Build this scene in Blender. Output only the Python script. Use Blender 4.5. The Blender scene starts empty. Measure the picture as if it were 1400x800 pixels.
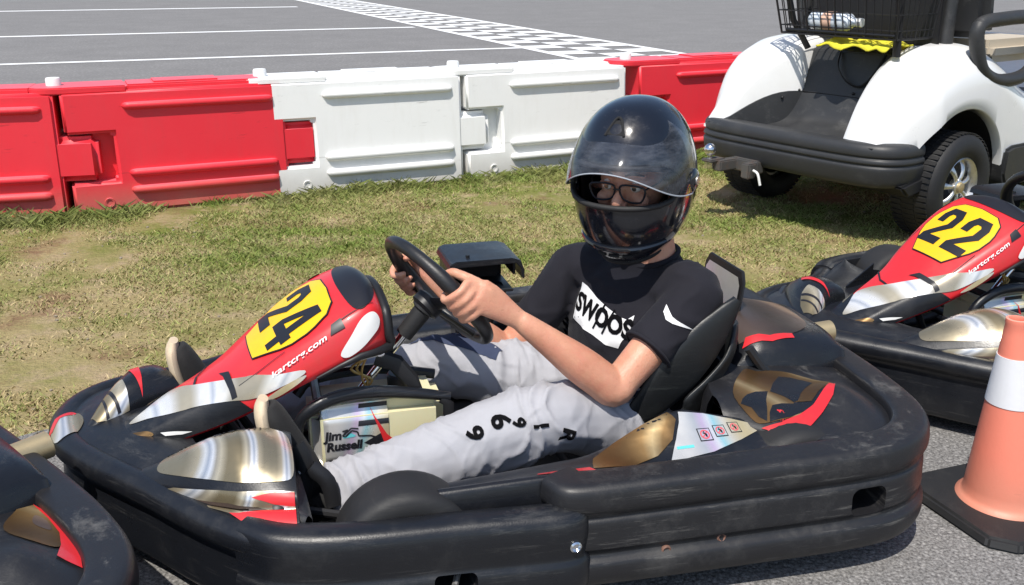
import bpy, bmesh, math, random
import numpy as np
from mathutils import Vector, Matrix, noise
from mathutils.bvhtree import BVHTree
random.seed(7)
R = math.radians
V = Vector
scene = bpy.context.scene
COL = scene.collection

# ------------------------------------------------------------------ helpers
def catmull(pts, n, closed=False):
    pts = [V(p) for p in pts]
    m = len(pts); out = []
    segs = m if closed else m - 1
    for i in range(segs):
        if closed:
            p0, p1, p2, p3 = pts[(i-1) % m], pts[i], pts[(i+1) % m], pts[(i+2) % m]
        else:
            p1, p2 = pts[i], pts[i+1]
            p0 = pts[i-1] if i > 0 else p1*2 - p2
            p3 = pts[i+2] if i+2 < m else p2*2 - p1
        for k in range(n):
            t = k/n
            out.append(.5*((2*p1) + (p2-p0)*t + (2*p0-5*p1+4*p2-p3)*t*t + (3*p1-p0-3*p2+p3)*t**3))
    if not closed: out.append(pts[-1].copy())
    return out

class MB:
    def __init__(s): s.v = []; s.f = []
    def grid(s, rows, closed_u=False, caps=False):
        b = len(s.v); n = len(rows[0])
        for r in rows: s.v.extend([tuple(p) for p in r])
        for i in range(len(rows)-1):
            for j in range(n if closed_u else n-1):
                k = (j+1) % n
                s.f.append((b+i*n+j, b+i*n+k, b+(i+1)*n+k, b+(i+1)*n+j))
        if caps:
            s.f.append(tuple(b+j for j in range(n))[::-1])
            s.f.append(tuple(b+(len(rows)-1)*n+j for j in range(n)))
        return s
    def tube(s, pts, r, n=12, side=None, smooth=0):
        """r: number, list of numbers or list of (a,b); a runs along `side`."""
        m = len(pts)
        if not isinstance(r, (list, tuple)): r = [r]*m
        r = [(q, q) if not isinstance(q, (list, tuple)) else q for q in r]
        if smooth:
            five = catmull([tuple(p) for p in pts], smooth)
            aa = [p.x for p in catmull([(q[0], q[1], 0) for q in r], smooth)]
            bb = [p.y for p in catmull([(q[0], q[1], 0) for q in r], smooth)]
            pts = five; r = list(zip(aa, bb)); m = len(pts)
        pts = [V(p) for p in pts]
        rows = []; prev = V(side) if side is not None else None
        for i in range(m):
            t = (pts[min(i+1, m-1)] - pts[max(i-1, 0)]).normalized()
            if prev is None:
                prev = V((0, 0, 1)) if abs(t.z) < .9 else V((1, 0, 0))
            a = prev - t*prev.dot(t)
            if a.length < 1e-5: a = t.orthogonal()
            a.normalize(); prev = a if side is None else V(side)
            c = t.cross(a)
            rows.append([pts[i] + a*(r[i][0]*math.cos(q)) + c*(r[i][1]*math.sin(q))
                         for q in [2*math.pi*k/n for k in range(n)]])
        return s.grid(rows, True, True)
    def ball(s, c, r, n=12, M=None):
        c = V(c); r = (r, r, r) if not isinstance(r, (list, tuple)) else r
        rows = []
        for i in range(n+1):
            th = .02 + (math.pi-.04)*i/n
            rw = []
            for k in range(2*n):
                ph = math.pi*k/n
                p = V((r[0]*math.sin(th)*math.cos(ph), r[1]*math.sin(th)*math.sin(ph), r[2]*math.cos(th)))
                if M is not None: p = M @ p
                rw.append(c + p)
            rows.append(rw)
        return s.grid(rows, True, True)
    def box(s, c, d, M=None):
        c = V(c); b = len(s.v)
        for x in (-1, 1):
            for y in (-1, 1):
                for z in (-1, 1):
                    p = V((x*d[0]/2, y*d[1]/2, z*d[2]/2))
                    if M is not None: p = M @ p
                    s.v.append(tuple(c+p))
        for q in ((0,1,3,2),(4,6,7,5),(0,4,5,1),(2,3,7,6),(0,2,6,4),(1,5,7,3)):
            s.f.append(tuple(b+k for k in q))
        return s
    def lathe(s, c, axis, prof, n=32, caps=False):
        """prof: (distance along axis, radius)"""
        c = V(c); ax = V(axis).normalized(); a = ax.orthogonal().normalized(); bq = ax.cross(a)
        rows = [[c + ax*h + (a*math.cos(2*math.pi*k/n) + bq*math.sin(2*math.pi*k/n))*r for k in range(n)] for h, r in prof]
        return s.grid(rows, True, caps)
    def prism(s, poly, f0, f1):
        """poly of (a,b); f0/f1 map to 3D for the two faces"""
        b = len(s.v); n = len(poly)
        s.v += [tuple(f0(*p)) for p in poly] + [tuple(f1(*p)) for p in poly]
        s.f.append(tuple(range(b, b+n))[::-1]); s.f.append(tuple(range(b+n, b+2*n)))
        for i in range(n):
            j = (i+1) % n
            s.f.append((b+i, b+j, b+n+j, b+n+i))
        return s
    def build(s, name, mat, parent=None, smooth=True, bevel=0, sub=0, angle=40, seg=2):
        me = bpy.data.meshes.new(name)
        me.from_pydata(s.v, [], s.f)
        bm = bmesh.new(); bm.from_mesh(me)
        bmesh.ops.recalc_face_normals(bm, faces=bm.faces)
        if bevel:
            es = [e for e in bm.edges if len(e.link_faces) == 2 and e.calc_face_angle(0) > R(30)]
            bmesh.ops.bevel(bm, geom=es, offset=bevel, segments=seg, affect='EDGES', clamp_overlap=True)
        if smooth:
            for f in bm.faces: f.smooth = True
            for e in bm.edges:
                if len(e.link_faces) == 2 and e.calc_face_angle(0) > R(angle): e.smooth = False
        bm.to_mesh(me); bm.free()
        return link(name, me, mat, parent, sub)

def link(name, me, mat, parent=None, sub=0):
    o = bpy.data.objects.new(name, me); COL.objects.link(o)
    if mat: me.materials.clear(); me.materials.append(mat)
    if parent: o.parent = parent
    if sub:
        m = o.modifiers.new('s', 'SUBSURF'); m.levels = sub; m.render_levels = sub
    return o

def evaluated(o):
    dg = bpy.context.evaluated_depsgraph_get(); dg.update()
    e = o.evaluated_get(dg)
    return bpy.data.meshes.new_from_object(e)

def sharpen(o, ang=40):
    bm = bmesh.new(); bm.from_mesh(o.data)
    for e in bm.edges: e.smooth = not (len(e.link_faces) == 2 and e.calc_face_angle(0) > R(ang))
    for f in bm.faces: f.smooth = True
    bm.to_mesh(o.data); bm.free()
def bake(o):
    me = evaluated(o); mats = [m for m in o.data.materials]
    o.modifiers.clear(); o.data = me
    if not me.materials:
        for m in mats: me.materials.append(m)
    return o

def remesh(mb, name, mat, parent, voxel=.006, smooth=4, disp=None):
    o = mb.build(name, mat, None, smooth=False)
    m = o.modifiers.new('r', 'REMESH'); m.mode = 'VOXEL'; m.voxel_size = voxel; m.use_smooth_shade = True
    if smooth:
        s = o.modifiers.new('sm', 'SMOOTH'); s.iterations = smooth; s.factor = .5
    bake(o)
    if disp:
        me = o.data
        nr = [v.normal.copy() for v in me.vertices]
        for v, n in zip(me.vertices, nr): v.co += n*disp(v.co)
        me.update()
    for p in o.data.polygons: p.use_smooth = True
    if parent: o.parent = parent
    return o

def bvh_of(*objs):
    vs = []; fs = []
    for o in objs:
        me = o.data; b = len(vs)
        vs += [v.co.copy() for v in me.vertices]
        fs += [tuple(b+i for i in p.vertices) for p in me.polygons]
    return BVHTree.FromPolygons(vs, fs)

def drape(bm, fr, bvh, off, cell):
    """bm: flat mesh in xy; fr=(origin, ex, ey, direction). cuts it fine and lays it on the surface"""
    if not bm.verts: return
    for ax in (0, 1):
        lo = min(v.co[ax] for v in bm.verts); hi = max(v.co[ax] for v in bm.verts)
        x = lo + cell
        while x < hi:
            co = [0, 0, 0]; no = [0, 0, 0]; co[ax] = x; no[ax] = 1
            bmesh.ops.bisect_plane(bm, geom=bm.verts[:]+bm.edges[:]+bm.faces[:], plane_co=co, plane_no=no, dist=1e-6)
            x += cell
    o, ex, ey, d = [V(q) for q in fr]; d.normalize()
    bmesh.ops.triangulate(bm, faces=bm.faces[:])
    bad = []
    for v in bm.verts:
        p = o + ex*v.co.x + ey*v.co.y
        hit, n, i, dist = bvh.ray_cast(p - d*.6, d)
        if hit is None:
            hit, n, i, dist = bvh.find_nearest(p)
        if n.dot(d) > 0: n = -n
        v.co = hit + n*off
    bmesh.ops.recalc_face_normals(bm, faces=bm.faces)

def decal(name, polys, fr, bvh, mat, parent, off=.0015, cell=.012, smooth=True):
    me = bpy.data.meshes.new(name); allbm = bmesh.new()
    for poly in polys:
        bm = bmesh.new()
        vs = [bm.verts.new((p[0], p[1], 0)) for p in poly]
        bm.faces.new(vs)
        drape(bm, fr, bvh, off, cell)
        t = bpy.data.meshes.new('t'); bm.to_mesh(t); bm.free(); allbm.from_mesh(t); bpy.data.meshes.remove(t)
    for f in allbm.faces: f.smooth = smooth
    allbm.to_mesh(me); allbm.free()
    return link(name, me, mat, parent)

def text_decal(name, txt, size, fr, bvh, mat, parent, bold=0., off=.0025, cell=.012, shear=0, sx=1., spacing=1.):
    cu = bpy.data.curves.new('t', 'FONT'); cu.body = txt; cu.size = size; cu.offset = bold; cu.shear = shear
    cu.align_x = 'CENTER'; cu.align_y = 'CENTER'; cu.resolution_u = 3; cu.space_character = spacing
    to = bpy.data.objects.new('t', cu); COL.objects.link(to)
    me = evaluated(to)
    bpy.data.objects.remove(to)
    bm = bmesh.new(); bm.from_mesh(me)
    for v in bm.verts: v.co.x *= sx
    bmesh.ops.remove_doubles(bm, verts=bm.verts, dist=1e-5)
    drape(bm, fr, bvh, off, cell)
    me2 = bpy.data.meshes.new(name); bm.to_mesh(me2); bm.free()
    return link(name, me2, mat, parent)

def rrect(x, z, hw, hh, r):
    return [(x+sx*(hw-r)+r*math.cos(a), z+sz*(hh-r)+r*math.sin(a)) for sx, sz, a0 in ((1, 1, 0), (-1, 1, 90), (-1, -1, 180), (1, -1, 270)) for a in [R(a0+15*k) for k in range(7)]]
def curved(P, n=5): return [(p.x, p.y) for p in catmull([(a, b, 0) for a, b in P], n, True)]
def thing(name, label, cat, loc=(0, 0, 0), rz=0, group=None):
    o = bpy.data.objects.new(name, None); COL.objects.link(o); o.empty_display_size = .1
    o.location = loc; o.rotation_euler = (0, 0, rz); tag(o, label, cat, group); return o
def tag(o, label=None, cat=None, group=None, kind=None):
    if label: o['label'] = label
    if cat: o['category'] = cat
    if group: o['group'] = group
    if kind: o['kind'] = kind
    return o
def copy_tree(o, parent=None, skip=()):
    c = o.copy(); COL.objects.link(c)
    if parent: c.parent = parent
    for ch in o.children:
        if ch.name.split('.')[0] in skip: continue
        copy_tree(ch, c)
    return c

# ------------------------------------------------------------------ materials
def mat(name, col=(.5, .5, .5), rough=.5, metal=0, coat=0, spec=.5, build=None, trans=0, alpha=1, sss=0, ior=None):
    m = bpy.data.materials.new(name); m.use_nodes = True
    nt = m.node_tree; b = nt.nodes['Principled BSDF']
    b.inputs['Base Color'].default_value = (*col, 1); b.inputs['Roughness'].default_value = rough
    b.inputs['Metallic'].default_value = metal; b.inputs['Coat Weight'].default_value = coat
    b.inputs['Coat Roughness'].default_value = .06
    b.inputs['Specular IOR Level'].default_value = spec
    b.inputs['Transmission Weight'].default_value = trans; b.inputs['Alpha'].default_value = alpha
    if sss:
        b.inputs['Subsurface Weight'].default_value = sss; b.inputs['Subsurface Radius'].default_value = (.02, .008, .004)
        b.inputs['Subsurface Scale'].default_value = .4
    if ior: b.inputs['IOR'].default_value = ior
    if build: build(nt, b)
    return m
def N(nt, t, **k):
    n = nt.nodes.new(t)
    for a, v in k.items():
        if a in n.inputs.keys(): n.inputs[a].default_value = v
        else: setattr(n, a, v)
    return n
def coords(nt, scale=(1, 1, 1), kind='Object'):
    tc = N(nt, 'ShaderNodeTexCoord'); mp = N(nt, 'ShaderNodeMapping'); mp.inputs['Scale'].default_value = scale
    nt.links.new(tc.outputs[kind], mp.inputs[0]); return mp.outputs[0]
def nz(nt, co, scale, detail=4, rough=.6):
    n = N(nt, 'ShaderNodeTexNoise'); n.inputs['Scale'].default_value = scale; n.inputs['Detail'].default_value = detail
    n.inputs['Roughness'].default_value = rough; nt.links.new(co, n.inputs['Vector']); return n.outputs['Fac']
def ramp(nt, fac, stops):
    r = N(nt, 'ShaderNodeValToRGB'); e = r.color_ramp.elements
    while len(e) < len(stops): e.new(.5)
    for i, (p, c) in enumerate(stops):
        e[i].position = p; e[i].color = (*c, 1) if not isinstance(c, (int, float)) else (c, c, c, 1)
    nt.links.new(fac, r.inputs[0]); return r.outputs[0]
def bump(nt, b, h, st=.3, dist=.002):
    n = N(nt, 'ShaderNodeBump'); n.inputs['Strength'].default_value = st; n.inputs['Distance'].default_value = dist
    nt.links.new(h, n.inputs['Height']); nt.links.new(n.outputs[0], b.inputs['Normal'])
def mix(nt, f, a, c, mode='MIX'):
    n = N(nt, 'ShaderNodeMix'); n.data_type = 'RGBA'; n.blend_type = mode
    for i, q in ((0, f), (6, a), (7, c)):
        if isinstance(q, (int, float)): n.inputs[i].default_value = q if i == 0 else (q, q, q, 1)
        elif isinstance(q, tuple): n.inputs[i].default_value = (*q, 1)
        else: nt.links.new(q, n.inputs[i])
    return n.outputs[2]

def plastic_black(base, dust, r0, r1, cool=False, stretch=(2.2, 2.2, 34)):
    def f(nt, b):
        co = coords(nt); c2 = coords(nt, stretch); c4 = coords(nt, (5, 5, 90))
        n1 = nz(nt, co, 5, 8, .78); n2 = nz(nt, c2, 2.2, 8, .8); n3 = nz(nt, co, 320, 2); n4 = nz(nt, c4, 2.5, 4, .7)
        m1 = ramp(nt, n1, [(.52, 0.), (.80, .9)]); m2 = ramp(nt, n2, [(.56, 0.), (.74, 1.)]); m4 = ramp(nt, n4, [(.66, 0.), (.72, .9)])
        ml = N(nt, 'ShaderNodeMath', operation='MULTIPLY'); nt.links.new(m1, ml.inputs[0]); nt.links.new(m2, ml.inputs[1])
        mm = mix(nt, .68, m1, m2)
        c = mix(nt, mm, base, dust)
        c = mix(nt, mix(nt, m2, (0., 0., 0.), m4), c, tuple(q*1.5 for q in dust))
        nt.links.new(c, b.inputs['Base Color'])
        nt.links.new(ramp(nt, n1, [(.35, r0), (.7, r1)]), b.inputs['Roughness'])
        h = mix(nt, .25, n1, n3); h = mix(nt, .3, h, n4)
        bump(nt, b, h, .30, .003)
    return f
M = {}
M['body'] = mat('worn_black_plastic', (.02, .02, .022), .4, build=plastic_black((.009, .010, .013), (.085, .083, .08), .24, .52))
M['body_dusty'] = mat('dusty_black_plastic', build=plastic_black((.013, .013, .015), (.17, .163, .152), .34, .66))
M['cartblack'] = mat('textured_black_plastic', build=plastic_black((.030, .031, .033), (.115, .113, .110), .42, .62, stretch=(2, 2, 3)))
M['dark'] = mat('dark_metal', (.02, .02, .022), .45, .3)
M['rubber'] = mat('rubber', build=plastic_black((.014, .014, .015), (.05, .047, .043), .55, .8))
M['grip'] = mat('wheel_rim_rubber', build=plastic_black((.013, .013, .014), (.035, .035, .036), .35, .5))
M['seat'] = mat('seat_shell', build=plastic_black((.011, .012, .013), (.06, .065, .06), .38, .6))
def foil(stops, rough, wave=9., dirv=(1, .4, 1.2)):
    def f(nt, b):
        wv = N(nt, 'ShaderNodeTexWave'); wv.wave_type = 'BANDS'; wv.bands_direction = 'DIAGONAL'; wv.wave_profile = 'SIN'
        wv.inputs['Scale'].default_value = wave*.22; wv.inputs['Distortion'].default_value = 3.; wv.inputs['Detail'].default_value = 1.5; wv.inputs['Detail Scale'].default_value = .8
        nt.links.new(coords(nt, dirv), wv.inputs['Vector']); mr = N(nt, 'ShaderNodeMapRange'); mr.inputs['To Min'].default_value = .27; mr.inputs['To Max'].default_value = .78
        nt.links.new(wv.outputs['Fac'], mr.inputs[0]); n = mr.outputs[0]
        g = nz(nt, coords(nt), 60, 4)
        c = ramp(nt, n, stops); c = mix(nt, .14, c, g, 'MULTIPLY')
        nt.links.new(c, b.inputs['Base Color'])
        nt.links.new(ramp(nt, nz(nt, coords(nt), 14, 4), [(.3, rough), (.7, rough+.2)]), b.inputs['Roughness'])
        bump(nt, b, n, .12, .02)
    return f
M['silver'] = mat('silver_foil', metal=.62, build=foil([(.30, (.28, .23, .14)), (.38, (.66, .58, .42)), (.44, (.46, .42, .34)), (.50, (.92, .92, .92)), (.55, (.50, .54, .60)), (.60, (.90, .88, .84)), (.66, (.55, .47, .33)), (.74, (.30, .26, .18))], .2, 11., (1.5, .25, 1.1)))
M['chrome'] = mat('white_chrome_film', metal=.45, build=foil([(.28, (.50, .45, .34)), (.36, (.86, .85, .82)), (.48, (.92, .92, .93)), (.54, (.56, .60, .66)), (.60, (.93, .93, .93)), (.70, (.80, .77, .70)), (.76, (.42, .37, .28))], .2, 9., (1.4, .3, 1.0)))
M['holo'] = mat('holographic_foil', metal=.55, build=foil([(.25, (.75, .60, .30)), (.36, (.85, .80, .68)), (.46, (.45, .80, .86)), (.52, (.88, .90, .92)), (.6, (.75, .60, .80)), (.68, (.62, .64, .66)), (.78, (.8, .78, .74))], .25, 6., (1.6, .2, .5)))
M['gold'] = mat('gold_foil', metal=.75, build=foil([(.25, (.14, .075, .03)), (.42, (.36, .22, .09)), (.52, (.62, .46, .24)), (.62, (.28, .17, .07)), (.8, (.12, .065, .03))], .3))
M['bronze'] = mat('faded_bronze_film', metal=.35, build=foil([(.25, (.06, .045, .04)), (.42, (.20, .13, .09)), (.52, (.32, .22, .15)), (.62, (.12, .085, .07)), (.8, (.05, .04, .035))], .3, 5.))
def paint(c, dirt, amt=.5, sc=9, r=.3):
    def f(nt, b):
        n = nz(nt, coords(nt), sc, 6, .7)
        nt.links.new(mix(nt, ramp(nt, n, [(.5, 0.), (.85, amt)]), c, dirt), b.inputs['Base Color'])
        nt.links.new(ramp(nt, n, [(.3, r), (.8, r+.25)]), b.inputs['Roughness'])
    return f
M['red'] = mat('red_decal', coat=.3, build=paint((.62, .022, .028), (.30, .05, .04), .6))
M['yellow'] = mat('yellow_plate', coat=.3, build=paint((.86, .50, .004), (.52, .30, .03), .5))
M['ink'] = mat('black_ink', (.012, .012, .016), .4)
M['print'] = mat('matt_black_print', (.006, .006, .007), .95, spec=.05)
M['whiteprint'] = mat('white_screen_print', (.78, .78, .78), .8, spec=.2)
M['white'] = mat('white_decal', (.8, .8, .78), .35)
M['teal'] = mat('teal_decal', (.12, .55, .58), .35)
M['pinkred'] = mat('warning_red', (.6, .10, .12), .45)
M['steel'] = mat('polished_steel', (.72, .74, .77), .18, 1)
M['alu'] = mat('cast_aluminium', metal=.9, build=paint((.72, .71, .69), (.35, .33, .3), .7, 30, .25))
M['rust'] = mat('rusty_bolt', build=paint((.20, .10, .07), (.07, .05, .04), .8, 60, .55))
M['cream'] = mat('cream_tank_plastic', sss=.15, build=paint((.72, .67, .42), (.45, .40, .22), .5, 7, .35))
M['wire'] = mat('brass_cable', (.45, .30, .10), .4, .5)
M['brass'] = mat('dull_brass', metal=.7, build=paint((.55, .44, .26), (.25, .2, .13), .6, 30, .35))
def cloth(c, c2, sc=900, st=.35):
    def f(nt, b):
        n = nz(nt, coords(nt), 14, 5, .7); w = nz(nt, coords(nt), sc, 2, .7)
        nt.links.new(mix(nt, mix(nt, .5, n, w), c, c2), b.inputs['Base Color'])
        b.inputs['Roughness'].default_value = .85
        b.inputs['Sheen Weight'].default_value = .04
        bump(nt, b, mix(nt, .35, w, n), st, .003)
    return f
M['tshirt'] = mat('black_cotton', spec=.2, build=cloth((.008, .008, .012), (.022, .021, .028)))
M['pants'] = mat('heather_grey_fleece', spec=.2, build=cloth((.34, .34, .365), (.49, .49, .52), 1100, .55))
M['navy'] = mat('navy_shade', spec=.2, build=cloth((.03, .04, .08), (.06, .075, .13)))  # dark blue tint for the shade painted on the grey sweatpants
M['shoe'] = mat('black_suede', spec=.3, build=cloth((.010, .010, .011), (.03, .029, .028)))
M['sole'] = mat('tan_gum_sole', build=paint((.62, .50, .35), (.40, .31, .2), .6, 40, .6))
def skin_b(nt, b):
    n = nz(nt, coords(nt), 9, 5, .65); n2 = nz(nt, coords(nt), 420, 3); n3 = nz(nt, coords(nt), 90, 3); n4 = nz(nt, coords(nt), 26, 5, .7)
    vo = N(nt, 'ShaderNodeTexVoronoi'); vo.inputs['Scale'].default_value = 260; nt.links.new(coords(nt), vo.inputs['Vector'])
    c = ramp(nt, n, [(.3, (.50, .22, .135)), (.7, (.72, .38, .25))])
    c = mix(nt, ramp(nt, n4, [(.45, 0.), (.75, .55)]), c, (.58, .20, .14))
    c = mix(nt, ramp(nt, n3, [(.62, 0.), (.75, .45)]), c, (.38, .15, .085))
    nt.links.new(c, b.inputs['Base Color']); nt.links.new(ramp(nt, n4, [(.3, .38), (.7, .6)]), b.inputs['Roughness'])
    bump(nt, b, mix(nt, .5, n2, vo.outputs['Distance']), .4, .0015)
M['skin'] = mat('skin', sss=.12, build=skin_b)
M['eye'] = mat('eye_white', (.75, .72, .68), .2)
M['iris'] = mat('iris', (.04, .03, .02), .2)
M['lip'] = mat('lip', (.45, .16, .13), .45)
def helm_b(nt, b):
    n = nz(nt, coords(nt), 30, 5, .7)
    nt.links.new(mix(nt, ramp(nt, n, [(.6, 0.), (.8, .5)]), (.006, .007, .011), (.05, .05, .055)), b.inputs['Base Color'])
    nt.links.new(ramp(nt, n, [(.4, .12), (.75, .35)]), b.inputs['Roughness'])
M['helmet'] = mat('glossy_black_shell', coat=.7, build=helm_b)
M['liner'] = mat('black_liner', (.012, .012, .013), .9)
def visor_b(nt, b):
    # scratched clear polycarbonate: a see-through sheet with a milky film
    n = nz(nt, coords(nt, (1, 1, 3)), 22, 6, .75)
    t = N(nt, 'ShaderNodeBsdfTransparent'); t.inputs[0].default_value = (.80, .83, .88, 1)
    g = N(nt, 'ShaderNodeBsdfGlossy'); g.inputs['Roughness'].default_value = .06; g.inputs[0].default_value = (.9, .92, .95, 1)
    d = N(nt, 'ShaderNodeBsdfDiffuse'); d.inputs[0].default_value = (.5, .53, .6, 1)
    fr = N(nt, 'ShaderNodeFresnel'); fr.inputs['IOR'].default_value = 1.5
    m1 = N(nt, 'ShaderNodeMixShader'); m2 = N(nt, 'ShaderNodeMixShader')
    nt.links.new(ramp(nt, n, [(.4, .03), (.8, .16)]), m1.inputs[0]); nt.links.new(t.outputs[0], m1.inputs[1]); nt.links.new(d.outputs[0], m1.inputs[2])
    nt.links.new(fr.outputs[0], m2.inputs[0]); nt.links.new(m1.outputs[0], m2.inputs[1]); nt.links.new(g.outputs[0], m2.inputs[2])
    nt.links.new(m2.outputs[0], nt.nodes['Material Output'].inputs[0])
M['visor'] = mat('clear_visor', build=visor_b)
def lens_b(nt, b):
    t = N(nt, 'ShaderNodeBsdfTransparent'); t.inputs[0].default_value = (.93, .95, .95, 1)
    g = N(nt, 'ShaderNodeBsdfGlossy'); g.inputs['Roughness'].default_value = .02
    m2 = N(nt, 'ShaderNodeMixShader'); m2.inputs[0].default_value = .08
    nt.links.new(t.outputs[0], m2.inputs[1]); nt.links.new(g.outputs[0], m2.inputs[2])
    nt.links.new(m2.outputs[0], nt.nodes['Material Output'].inputs[0])
M['lens'] = mat('spectacle_lens', build=lens_b)
def barrier_b(c, dirt, up):
    def f(nt, b):
        n = nz(nt, coords(nt), 5, 6, .7); s = nz(nt, coords(nt, (3, 3, .6)), 6, 5, .7); g = nz(nt, coords(nt), 45, 4, .7)
        k1 = nz(nt, coords(nt, (1.2, 1.2, 9)), 3.4, 6, .75)
        cs = mix(nt, ramp(nt, k1, [(.62, 0.), (.70, .4)]), c, tuple(q*.30 for q in dirt))
        geo = N(nt, 'ShaderNodeNewGeometry'); sp = N(nt, 'ShaderNodeSeparateXYZ'); nt.links.new(geo.outputs['Position'], sp.inputs[0])
        low = N(nt, 'ShaderNodeMapRange'); low.inputs['From Min'].default_value = .16; low.inputs['From Max'].default_value = 0; nt.links.new(sp.outputs['Z'], low.inputs[0])
        ad = N(nt, 'ShaderNodeMath', operation='MULTIPLY'); nt.links.new(low.outputs[0], ad.inputs[0]); nt.links.new(n, ad.inputs[1])
        c1 = mix(nt, ramp(nt, s, [(.5, 0.), (.85, .22)]), cs, dirt)
        c2 = mix(nt, ad.outputs[0], c1, (.30, .25, .17))
        c3 = mix(nt, ramp(nt, g, [(.68, 0.), (.78, .25)]), c2, dirt)
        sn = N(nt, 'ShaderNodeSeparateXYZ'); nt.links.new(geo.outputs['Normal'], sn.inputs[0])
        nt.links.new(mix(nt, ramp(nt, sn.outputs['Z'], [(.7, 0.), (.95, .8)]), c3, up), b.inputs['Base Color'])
        nt.links.new(ramp(nt, n, [(.3, .38), (.7, .62)]), b.inputs['Roughness'])
        bump(nt, b, mix(nt, .5, n, g), .25, .004)
    return f
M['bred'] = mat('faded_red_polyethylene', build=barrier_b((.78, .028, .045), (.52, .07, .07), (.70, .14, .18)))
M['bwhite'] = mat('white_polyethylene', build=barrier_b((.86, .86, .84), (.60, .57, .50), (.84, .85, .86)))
M['cap'] = mat('white_pin_cap', (.8, .8, .78), .5)
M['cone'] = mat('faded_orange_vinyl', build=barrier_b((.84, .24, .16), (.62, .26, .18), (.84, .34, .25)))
M['collar'] = mat('reflective_collar', build=barrier_b((.74, .74, .76), (.50, .49, .48), (.7, .7, .7)))
M['gcwhite'] = mat('white_gelcoat', coat=.5, build=paint((.80, .80, .79), (.62, .60, .56), .3, 5, .25))
M['yellowcloth'] = mat('yellow_cloth', build=cloth((.62, .55, .02), (.8, .72, .05)))
M['paperbag'] = mat('pale_plastic_bottle', (.68, .74, .80), .25, coat=.4)
M['beige'] = mat('beige_vinyl', (.55, .48, .38), .5)
M['hitch'] = mat('grimy_steel', metal=.6, build=paint((.16, .155, .15), (.30, .14, .07), .8, 25, .4))
M['hose'] = mat('dark_hose', (.015, .015, .016), .3)

# ------------------------------------------------------------------ world, sun, camera
SUN_EL, SUN_AZ = R(61), R(-158)      # azimuth measured from +Y towards +X
w = bpy.data.worlds.new('World'); scene.world = w; w.use_nodes = True
bg = w.node_tree.nodes['Background']; sky = w.node_tree.nodes.new('ShaderNodeTexSky')
sky.sky_type = 'NISHITA'; sky.sun_disc = False; sky.sun_elevation = SUN_EL; sky.sun_rotation = SUN_AZ
w.node_tree.links.new(sky.outputs[0], bg.inputs[0]); bg.inputs[1].default_value = .15
sd = V((math.sin(SUN_AZ)*math.cos(SUN_EL), math.cos(SUN_AZ)*math.cos(SUN_EL), math.sin(SUN_EL)))
L = bpy.data.lights.new('sun', 'SUN'); L.energy = 5.0; L.angle = R(.53); L.color = (1, .95, .87)
lo = bpy.data.objects.new('sun', L); COL.objects.link(lo); lo.rotation_euler = sd.to_track_quat('Z', 'Y').to_euler(); lo.location = sd*20
cam = bpy.data.cameras.new('camera'); co_ = bpy.data.objects.new('camera', cam); COL.objects.link(co_)
cam.sensor_width = 36; cam.lens = 36*1325/1400; cam.clip_end = 2000; cam.clip_start = .05
co_.location = (0, 0, 1.15); co_.rotation_euler = (R(90-18.8), 0, 0)
scene.camera = co_
scene.view_settings.view_transform = 'Standard'; scene.view_settings.look = 'None'; scene.view_settings.exposure = 0

# ------------------------------------------------------------------ ground, paddock, track
def sheet(name, pts, z, m):
    mb = MB(); mb.v = [(x, y, z) for x, y in pts]; mb.f = [tuple(range(len(pts)))]
    o = mb.build(name, m, smooth=False); o['kind'] = 'structure'; return o
def grass_tone(nt, co):
    n1 = nz(nt, co, 1.1, 5, .65); n2 = nz(nt, co, 5.5, 5, .7); n3 = nz(nt, co, 60, 4, .7)
    n5 = nz(nt, co, 2.6, 6, .75)
    a = mix(nt, ramp(nt, n1, [(.40, 0.), (.58, 1.)]), (.20, .22, .055), (.40, .32, .16))
    a = mix(nt, ramp(nt, n2, [(.50, 0.), (.68, 1.)]), a, (.46, .35, .22)); a = mix(nt, ramp(nt, n5, [(.54, 0.), (.66, .85)]), a, (.25, .15, .09))
    return mix(nt, .55, a, ramp(nt, n3, [(.3, .5), (.7, 1.)]), 'MULTIPLY'), n3
def ground_b(nt, b):
    c, h = grass_tone(nt, coords(nt)); nt.links.new(c, b.inputs['Base Color']); b.inputs['Roughness'].default_value = .95
    b.inputs['Specular IOR Level'].default_value = .1
    bump(nt, b, h, .8, .02)
sheet('ground', [(-900, -300), (900, -300), (900, 1500), (-900, 1500)], 0, mat('dry_turf', build=ground_b))
def asphalt(c1, c2, sc, far=False):
    def f(nt, b):
        co = coords(nt); g = nz(nt, co, sc, 3, .8); n = nz(nt, co, 1.3, 4); vo = N(nt, 'ShaderNodeTexVoronoi'); vo.inputs['Scale'].default_value = sc*.55
        nt.links.new(co, vo.inputs['Vector'])
        c = mix(nt, ramp(nt, g, [(.36, 0.), (.64, 1.)]), c1, c2)
        c = mix(nt, ramp(nt, vo.outputs['Distance'], [(.0, .45), (.4, 0.)]), c, tuple(q*2.1 for q in c2))
        c = mix(nt, ramp(nt, n, [(.35, .25), (.7, 0.)]), c, tuple(q*.6 for q in c1))
        nt.links.new(c, b.inputs['Base Color']); b.inputs['Roughness'].default_value = .85
        b.inputs['Specular IOR Level'].default_value = .3
        if not far: bump(nt, b, mix(nt, .5, g, vo.outputs['Distance']), .9, .006)
    return f
pad = [(-30, -12), (30, -12), (30, 9.5), (9, 5.25)]
edge = [(9, 5.25), (3.2, 3.38), (1.55, 2.92), (.6, 2.72), (-.2, 2.62), (-.75, 2.42), (-1.15, 2.28), (-1.5, 2.14), (-3, 1.7), (-8, .2), (-30, -5)]
rg = random.Random(3)
eg = []
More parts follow.
